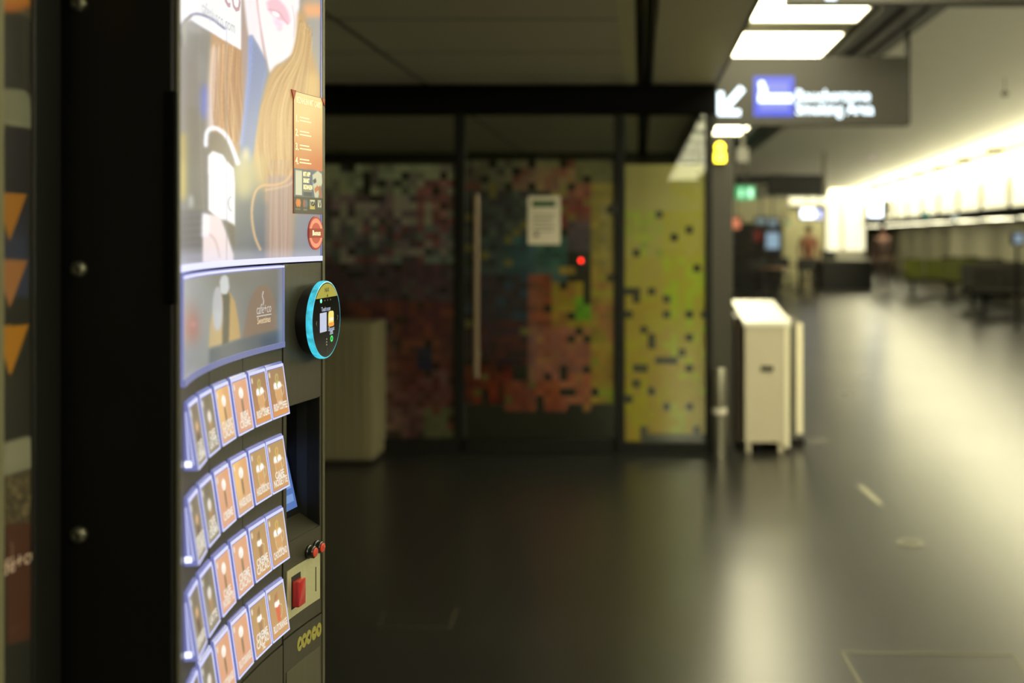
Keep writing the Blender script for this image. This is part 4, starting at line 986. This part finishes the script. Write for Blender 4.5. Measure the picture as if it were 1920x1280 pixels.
bm = bm_(); tube(bm, [fsv(ul-.003+a, px2z(489,571)+b_, .0042) for a, b_ in smooth_pts(sw_pts)], .0006, 6); obj('steam_line', bm, M_lp, lp)

# ---- drink selection buttons
UL = [.0295,.0875,.1450,.2015,.2560,.3058]; ZR = [H-.166+.0, H-.2607, H-.3553, H-.449]
CW, CHh = .0468, .069
M_body = mat('button_acrylic', (50,52,64), .2, e=(134,140,214), es=.62)
M_rim = mat('button_rim', (60,60,70), .2, e=(206,209,250), es=1.05)
M_ledb = emit('button_led', (225,230,255), 2.2)
M_txt = mat('button_lettering', (60,60,60), .6, e=(232,226,214), es=.95)
Mlab = mat_attr('button_picture', 1.15, 0, .3)
def drink_canvas(kind):
    cv = Canvas(0, 0, 44, 64, 2)
    r_ = random.uniform
    if kind[0] == 'd':                       # dim grey cards of the first column
        cv.grad(0,0,44,64,(112,102,84),(136,124,104)); cv.rect(0,0,10,64,(150,145,135),.5,4); cv.rect(14,0,30,30,(92,84,66),.6,6)
    elif kind[0] == 'o': cv.grad(0,0,44,64,(206,152,98),(196,150,112)); cv.ell(10,20,12,30,(232,192,120),.6,7)
    elif kind[0] == 'p': cv.grad(0,0,44,64,(204,146,108),(204,148,118)); cv.ell(10,12,14,20,(206,158,128),.6,7)
    elif kind[0] == 'b': cv.grad(0,0,44,64,(134,98,66),(182,120,62)); cv.ell(22,34,14,22,(160,118,80),.5,8); cv.ell(22,60,24,8,(206,140,74),.8,5)
    else: cv.grad(0,0,44,64,(164,130,84),(190,140,88)); cv.ell(22,24,20,20,(176,142,92),.5,9)
    k = kind[1]
    if k == 'g':                             # tall handled glass with cream and sprig
        cv.poly([(13,27),(32,27),(29,47),(17,47)],(196,148,94),1,.6); cv.line([(13,26),(17,48),(29,48),(32,26)],.9,(226,206,180),.9,.4)
        cv.poly([(11,27),(12,20),(16,18),(22,21),(27,18),(32,20),(34,26),(22,28)],(244,240,236),1,.8); cv.line([(33,24),(38,26),(37,34),(32,38)],1.2,(226,204,184),.8,.5)
        col = (168,172,90) if kind[2] == 'g' else (206,172,84)
        cv.line([(21,21),(19,12),(23,8)],2.2,col,1,.6); cv.line([(22,21),(26,12),(25,8)],2.2,col,.9,.6); cv.line([(20,22),(21,26)],1.6,(110,86,60),.9,.4); cv.rect(18,45,28,49,(226,212,200),.7,.6)
    elif k == 't':                           # slender glass with stirrer
        cc = {'c':(150,112,76),'r':(206,92,60)}[kind[2]]
        cv.poly([(16,24),(28,24),(26,46),(18,46)],cc,1,.7); cv.poly([(14,24),(15,18),(22,17),(28,18),(28,24),(21,26)],(242,236,230),1,.6)
        cv.line([(28,24),(34,28),(31,38),(27,42)],1,(228,206,180),.8,.4); cv.line([(17,17),(20,9)],2,(120,84,60),.9,.5); cv.line([(22,17),(24,8)],3,(110,80,56) if kind[2] == 'c' else (176,96,60),.9,.7)
    elif k == 'c':                           # dark stick with round white foam, seen in the middle columns
        cv.rect(19,20,25,44,(150,112,78),.95,1.0); cv.rect(19,26,25,40,(122,98,74),.5,1); cv.ell(22,16,7,7,(240,234,226),1,.8); cv.ell(21,18,4,3,(216,206,196),.7,.8)
    elif k == 'l':                           # foam topped glass
        cv.poly([(15,28),(30,28),(28,48),(17,48)],(160,124,86),1,1.4); cv.ell(22,24,8,7,(214,206,198),1,1.6)
    elif k == 'e':
        cv.ell(22,36,7,16,(92,68,48),.95,2); cv.ell(22,24,7,6,(216,170,120),.9,2)
    cv.rect(1.5,3,6,10,(226,222,216),.75,.7)
    return cv
TXT = [
 [('de',['CAFE','CREMA']),('dl',['CAFE','LATTE']),('oc',['CLASSIC','CACAO']),('pc',['IRISH','CREME']),('bgg',['IRISH CREME']),('bgg',['IRISH COFFEE'])],
 [('de',['ESPRESSO','DOPPIO']),('dl',['CAFE','CREMA']),('pc',['CREME']),('oc',['HASELNUSS']),('ygy',['HASELNUSSCINO']),('ygy',['CAFE','NOISETTE'])],
 [('de',['ESPRESSO']),('dl',['LATTE']),('pc',['CAFE','NOISETTE']),('pc',['CREME','CACAO']),('ytc',['CREME','CACAO']),('ygc',['CHOCOCINO'])],
 [('de',['MOKKA']),('dl',['CAFE']),('pc',['BLUTORANGE']),('pc',['BLUTORANGE']),('ytc',['CREME','CACAO','XL']),('ytr',['BLUTORANGE'])]]
def button(ri, ci):
    u0 = UL[ci]; zt = ZR[ri]; zb = zt-CHh; ot, ob = .0035, .0135; u1 = u0+CW
    th = float(np.interp(u0+CW/2, _U, _TH)); T = Vector((math.sin(th), math.cos(th), 0)); N = Vector((math.cos(th), -math.sin(th), 0))
    O = fsv(u0+CW/2, 0, .0002)
    def L(a, z, n): return O+T*a+Vector((0,0,z))+N*n      # local frame of the button
    def face(a, f, extra=0): return L(a, zt-CHh*f, ot+(ob-ot)*f+extra)   # f 0 top .. 1 bottom
    hw = CW/2; bm = bm_()
    # body: wedge with a rounded top lip and slimmer front
    prof = [(zt+.0, 0), (zt, ot*.6), (zt-.0022, ot), (zb+.0012, ob), (zb, ob-.0012), (zb+.0006, 0)]
    A = [bm.verts.new(L(-hw, z, n)) for z, n in prof]; Bb = [bm.verts.new(L(hw, z, n)) for z, n in prof]
    bm.faces.new(A); bm.faces.new(Bb[::-1])
    for k in range(len(prof)): bm.faces.new((A[k], A[(k+1)%6], Bb[(k+1)%6], Bb[k]))
    b0 = obj('selection_button', bm, M_body, cm)
    # bright rim round the front face
    def slab(a0, a1, f0, f1, e0, e1, bm):
        P = [face(a0,f0,e0), face(a1,f0,e0), face(a1,f1,e0), face(a0,f1,e0)]
        prism(bm, P, N*(e1-e0)); return bm
    bm = bm_(); slab(-hw+.0003, hw-.0003, .965, .992, 0, .0006, bm); slab(hw-.0016, hw-.0003, .04, .965, 0, .0006, bm)
    slab(-hw+.0003, hw-.002, .035, .085, 0, .0005, bm); slab(-hw, -hw+.0011, .04, .965, 0, .0006, bm)
    obj('rim', bm, M_rim, b0)
    bm = bm_(); prism(bm, [L(-hw-.0003, zb+.004, .001), L(-hw-.0003, zb+.004, ob*.55), L(-hw-.0003, zb+.010, ob*.5), L(-hw-.0003, zb+.010, .001)], T*.0004)
    obj('led', bm, M_ledb, b0)
    for f_a, wd_ in ((.30, .0011), (.62, .0009)):
        bm = bm_(); prism(bm, [L(-hw-.0003, zt-.010, ot*f_a), L(-hw-.0003, zb+.006, ob*f_a), L(-hw-.0003, zb+.006, ob*f_a+wd_*1.5), L(-hw-.0003, zt-.010, ot*f_a+wd_*.5)], T*.0004)
        obj('side_streak', bm, M_rim, b0)
    kind, words = TXT[ri][ci]
    cv = drink_canvas(kind+'cc')
    a0, a1, f0, f1 = -hw+.0028, hw-.0020, .10, .955
    def fn(s, t):
        f = f0+(f1-f0)*t; a = a0+(a1-a0)*s
        base = np.array(O)[None]+np.outer(a, np.array(T))+np.outer(ot+(ob-ot)*f+.0003, np.array(N)); base[:, 2] = zt-CHh*f; return base
    grid('picture', fn, 28, 46, lambda s, t, P: cv.get(s*44, t*64), Mlab, b0)
    n = len(words)
    for i, wd in enumerate(words):
        sz = .0082 if n < 3 or i < 2 else .005
        fc = .80 if n == 1 else (.70+.135*i if n == 2 else (.68, .80, .89)[i])
        wmax = .036; me_w = len(wd)*sz*.62
        text('lettering', wd, sz*1.5, (lambda f: lambda a, b_: face(a+.0005, f-b_/CHh, .0006))(fc), M_txt, b0, .85, .0004, .036)
for ri in range(4):
    for ci in range(6): button(ri, ci)

# ---- payment reader
Yt = 1.392
tc_ = Vector((X(612, Yt), Yt, Z(599, Yt))); th = math.radians(3.2)
NT = Vector((math.cos(th), -math.sin(th), 0)); TT = Vector((math.sin(th), math.cos(th), 0)); R = 73*Yt/F
Ld = .036
pr = [(0,-Ld),(R*.80,-Ld),(R*.86,-Ld+.004),(R*.90,-.016),(R*.93,-.010),(R*.955,-.0095),(R*.955,-.001),(0,-.001)]
tm = obj('payment_reader', lathe(bm_(), pr, tc_, NT, 64), mat('reader_black', (9,9,12), .22, coat=.5), cm, True)
obj('light_ring', lathe(bm_(), [(R*.95,-.0085),(R*.99,-.008),(R*1.0,-.006),(R*1.0,-.002),(R*.985,.0002),(R*.955,.0005),(R*.95,-.001)], tc_, NT, 72), mat('ring_cyan', (20,40,44), .3, e=(58,190,212), es=1.0), tm, True)
obj('screen_glass', lathe(bm_(), [(R*.955,-.001),(R*.955,.0005),(0,.0005)], tc_, NT, 64), mat('screen_black', (12,12,10), .12), tm)
def ft(a, b_, e=.0009): return tc_+TT*a+Vector((0,0,b_))+NT*e
def tpoly(name, pts, m, e=.0006, th_=.0004):
    bm = bm_(); prism(bm, [ft(a*R, b_*R, e) for a, b_ in pts], NT*th_); return obj(name, bm, m, tm)
seg = [(.93*math.cos(t), .93*math.sin(t)) for t in np.linspace(math.radians(38), math.radians(142), 20)]
tpoly('yellow_header', seg, emit('reader_yellow', (168,158,32), .85))
def rrect(cx, cy, w_, h_, r):
    P = []
    for sx, sy_, a0 in ((1,1,0),(-1,1,90),(-1,-1,180),(1,-1,270)):
        for k in range(5):
            a = math.radians(a0+k*22.5); P.append((cx+sx*(w_/2-r)+r*math.cos(a), cy+sy_*(h_/2-r)+r*math.sin(a)))
    return P
tpoly('white_field', rrect(-.25, -.05, .44, .49, .01), emit('reader_white', (196,204,232), .9))
tpoly('card_icon', rrect(.29, .0, .36, .40, .08), emit('reader_pale_yellow', (244,222,110), 1.0))
tpoly('icon_band', rrect(.29, -.145, .35, .10, .04), emit('reader_orange', (240,150,40), 1.0), .0011)
tpoly('icon_stripe', rrect(.29, -.01, .26, .08, .02), emit('reader_cream', (236,232,206), 1.0), .0011)
def tdisc(name, cx, cy, r, m, r2=0):
    bm = lathe(bm_(), [(r2*R,.0006),(r2*R,.0011),(r*R,.0011),(r*R,.0006)] if r2 else [(r*R,.0006),(r*R,.0011),(0,.0011)], ft(cx*R, cy*R, 0), NT, 20)
    return obj(name, bm, m, tm)
tdisc('status_dot', -.40, .50, .05, emit('reader_green', (120,255,190), 1.6))
for i in range(3): tdisc('status_dot', -.16+.2*i, .50, .022, mat('dot_grey', (70,72,70), .5))
tdisc('green_ring', .33, -.52, .08, emit('reader_green2', (50,225,100), 1.1), .045)
bm = bm_()
for j in range(3):
    bb = bm_(); 
    for i in (-1, 1): pass
    bb.free()
for j in range(3): tdisc('key_dot', -.02, -.50-.07*j, .02, mat('dot_grey2', (130,130,126), .5, e=(120,120,120), es=.4))
for j in range(2): tdisc('key_dot', 0, -.74-.07*j, .014, mat('dot_grey', (70,72,70), .5))
def ftx(cx, cy, e=.0012): return lambda a, b_: ft(cx*R+a, cy*R+b_, e)
M_rt = emit('reader_text', (200,210,235), .9)
text('lettering', 'Touch to pay', .0085, ftx(-.08, .28), M_rt, tm, .72, .0001, .034)
text('lettering', 'Discount', .0082, ftx(.30, -.26), M_rt, tm, .75, .0001, .022)
text('lettering', '20%', .0078, ftx(.30, -.36), M_rt, tm, .9, .0002)
text('lettering', 'NAX', .0085, ftx(-.02, .76), M_blk, tm, .9, .0002)
tpoly('header_mark', [(-.03,.59),(.05,.59),(.01,.66)], M_blk, .0012)
text('lettering', '‹', .014, ftx(-.72, -.02), mat('dot_grey3', (90,90,84), .5, e=(80,80,74), es=.3), tm)
text('lettering', '›', .014, ftx(.74, .02), MATS['dot_grey3'], tm)
# ---- red push buttons
M_red = mat('push_red', (160,48,30), .4); 
for pxb, pyb in ((577, 1034), (591, 1025)):
    u = px2u(pxb); z = px2z(pxb, pyb); thb = float(np.interp(u, _U, _TH)); Nb = Vector((math.cos(thb), -math.sin(thb), 0)); o_ = fsv(u, z, .0005)
    pb = obj('push_button', lathe(bm_(), [(0,0),(.0092,0),(.0092,.003),(.0082,.004),(.0082,.0095),(.0072,.0105),(.006,.0105)], o_, Nb, 28), mat('barrel_black', (12,12,10), .25), cm, True)
    obj('red_cap', lathe(bm_(), [(.0062,.010),(.0062,.0118),(.005,.0125),(0,.0125)], o_, Nb, 24), M_red, pb, True)
# ---- coin plate
pu0, pu1 = px2u(536.3), px2u(598)
cp = obj('coin_plate', shell(bm_(), pu0, pu1, H-.5135, H-.448, .0005, .0017), mat('plate_steel', (186,184,150), .4, .7, bump=.3, bscale=220), cm)
uu = px2u(590); obj('coin_slot', shell(bm_(), uu-.0009, uu+.0009, H-.500, H-.466, .0015, .0021, 1), mat('slot_black', (4,4,4), .8), cp)
cu = px2u(552.5)
obj('lever_recess', shell(bm_(), cu-.012, cu+.012, H-.503, H-.459, .0015, .0021), mat('slot_black', (4,4,4), .8), cp)
lv = bm_(); shell(lv, cu-.0105, cu+.0085, H-.500, H-.465, .002, .012, 2); bmesh.ops.bevel(lv, geom=list(lv.edges), offset=.0014, segments=2, profile=.5, affect='EDGES')
obj('return_lever', lv, mat('lever_red', (140,18,16), .35, coat=.3), cp, True)
# ---- gold round symbols
M_gold = mat('symbol_gold', (128,122,58), .5, .2)
for i, pxs in enumerate((560.5, 569, 577.5, 587.5, 596.5)):
    u = px2u(pxs); z = H-.5575
    sb = obj('gold_symbol', disc(bm_(), u, z, .0098, .001, .0014, .0066, 24), M_gold, cm)
    bm = bm_()
    mk = MATS['slot_black']
    pts = [[(-.003,-.003),(.002,.004),(.003,-.002)], [(-.0025,.003),(.003,.003),(0,-.004)], [(-.003,0),(.003,.004),(.002,-.004)], [(-.003,.001),(.003,.002),(.001,-.001)], [(-.002,.004),(.002,.002),(0,-.004)]][i]
    prism(bm, [fsv(u+a, z+b_, .0014) for a, b_ in pts], fsv(u,0,.0018)-fsv(u,0,.0014)); obj('mark', bm, mk, sb)

# =============================================================== THE NEARER VENDING MACHINE AT THE LEFT EDGE
NX = X(118, MY0-.012); ny1 = MY0-.012; ny0 = .20
vm = thing('snack_machine', ((NX+XB)/2-.05, (ny0+ny1)/2, 0), 'dark vending machine at the left picture edge with printed cups and orange triangles', 'vending machine')
B('cabinet', M_gloss, vm, XB, NX-.012, ny0, ny1, .06, MTOP-.02, bev=.004)
B('plinth', M_black, vm, XB+.02, NX-.05, ny0+.02, ny1-.02, 0, .06)
yA = (NX)/((62-VX)/F); yL = NX/((8-VX)/F)         # picture strip limits on the front
B('door_frame', mat('frame_black', (9,9,7), .5, spec=.25), vm, NX-.012, NX, yA+.002, ny1-.002, .08, MTOP-.03, bev=.002)
B('glass_highlight', mat('highlight_cream', (104,102,80), .35, .3), vm, NX-.012, NX+.001, yL-.012, yL-.001, .08, MTOP-.03, bev=.001)  # cream strip painted in for the highlight along the glass
B('door_panel', mat('frame_black', (9,9,7), .5, spec=.25), vm, NX-.012, NX-.002, ny0+.01, yL-.013, .08, MTOP-.03)
c4 = Canvas(0, -120, 84, 1400, 1, bg=(36,36,26))
c4.rect(0,-120,60,16,(210,130,40),1,5); c4.ell(20,16,28,8,(214,120,40),.8,4); c4.line([(40,22),(70,36)],8,(150,140,110),.7,4)
c4.rect(8,30,42,165,(34,34,28),1,3); c4.line([(46,40),(47,160)],2.5,(92,90,62),.9,1.5); c4.rect(9,60,28,150,(44,44,40),.8,4)
c4.poly([(0,165),(46,168),(56,180),(62,222),(64,242),(0,232)],(134,136,116),1,1.5); c4.line([(2,226),(62,238)],6,(150,152,130),.7,2)
c4.rect(0,240,52,352,(24,23,30),1,2); c4.grad(0,352,52,560,(24,24,36),(60,68,104)); c4.rect(22,440,52,560,(50,58,90),.8,8); c4.rect(0,556,54,612,(36,36,26),1,3)
c4.poly([(-10,361),(51,363),(18,452)],(184,120,24),1,.8); c4.poly([(-10,487),(53,487),(18,578)],(176,116,66),1,.8); c4.poly([(-10,612),(55,608),(19,706)],(194,130,14),1,.8)
c4.rect(0,706,56,826,(40,40,32),1,3); c4.poly([(0,832),(50,818),(64,822),(68,850),(72,874),(0,896)],(148,148,128),1,1.5); c4.line([(4,868),(70,852)],3,(160,160,140),.7,1.5)
c4.poly([(8,893),(64,880),(58,985),(8,985)],(84,74,52),1,2)
for i in range(60): c4.ell(random.uniform(10,60), random.uniform(896,982), random.uniform(2,5), random.uniform(3,6), random.choice([(56,44,30),(120,108,78),(136,122,88),(70,56,38)]), .8, .8)
c4.poly([(10,982),(60,980),(58,1196),(14,1210)],(84,46,28),1,2.5); c4.line([(16,1186),(50,1166)],4,(108,66,48),.8,2); c4.rect(0,1210,60,1400,(34,34,28),1,3)
c4.line([(20,1018),(24,1030),(22,1040)],2.5,(160,140,126),.8,1)
yN0, yN1 = yL, NX/((64-VX)/F)
pp = grid('printed_panel', lambda s, t: np.stack([np.full_like(s, NX-.003), yN0+(yN1-yN0)*s, .08+(MTOP-.03-.08)*t], -1), 60, 900,
     lambda s, t, P: c4.get(*proj(P)), mat_attr('near_print', 0, .42, .5), vm)
def onvm(px, py):
    yc = NX/((px-VX)/F); return lambda a, b_: Vector((NX-.0025, yc+a, Z(py, yc)+b_))
text('lettering', 'café+co', .020, onvm(34, 1056), mat('near_white', (150,130,120), .6), vm, 1.0, .0003)
# uneven glow of the reader's ring
m = MATS['ring_cyan']; nt = m.node_tree; tc = nt.nodes.new('ShaderNodeTexCoord'); nz = nt.nodes.new('ShaderNodeTexNoise'); nz.inputs['Scale'].default_value = 110
mr = nt.nodes.new('ShaderNodeMapRange'); mr.inputs[1].default_value = .3; mr.inputs[2].default_value = .7; mr.inputs[3].default_value = .75; mr.inputs[4].default_value = 1.35
nt.links.new(tc.outputs['Object'], nz.inputs['Vector']); nt.links.new(nz.outputs['Fac'], mr.inputs[0]); nt.links.new(mr.outputs[0], nt.nodes['Principled BSDF'].inputs['Emission Strength'])
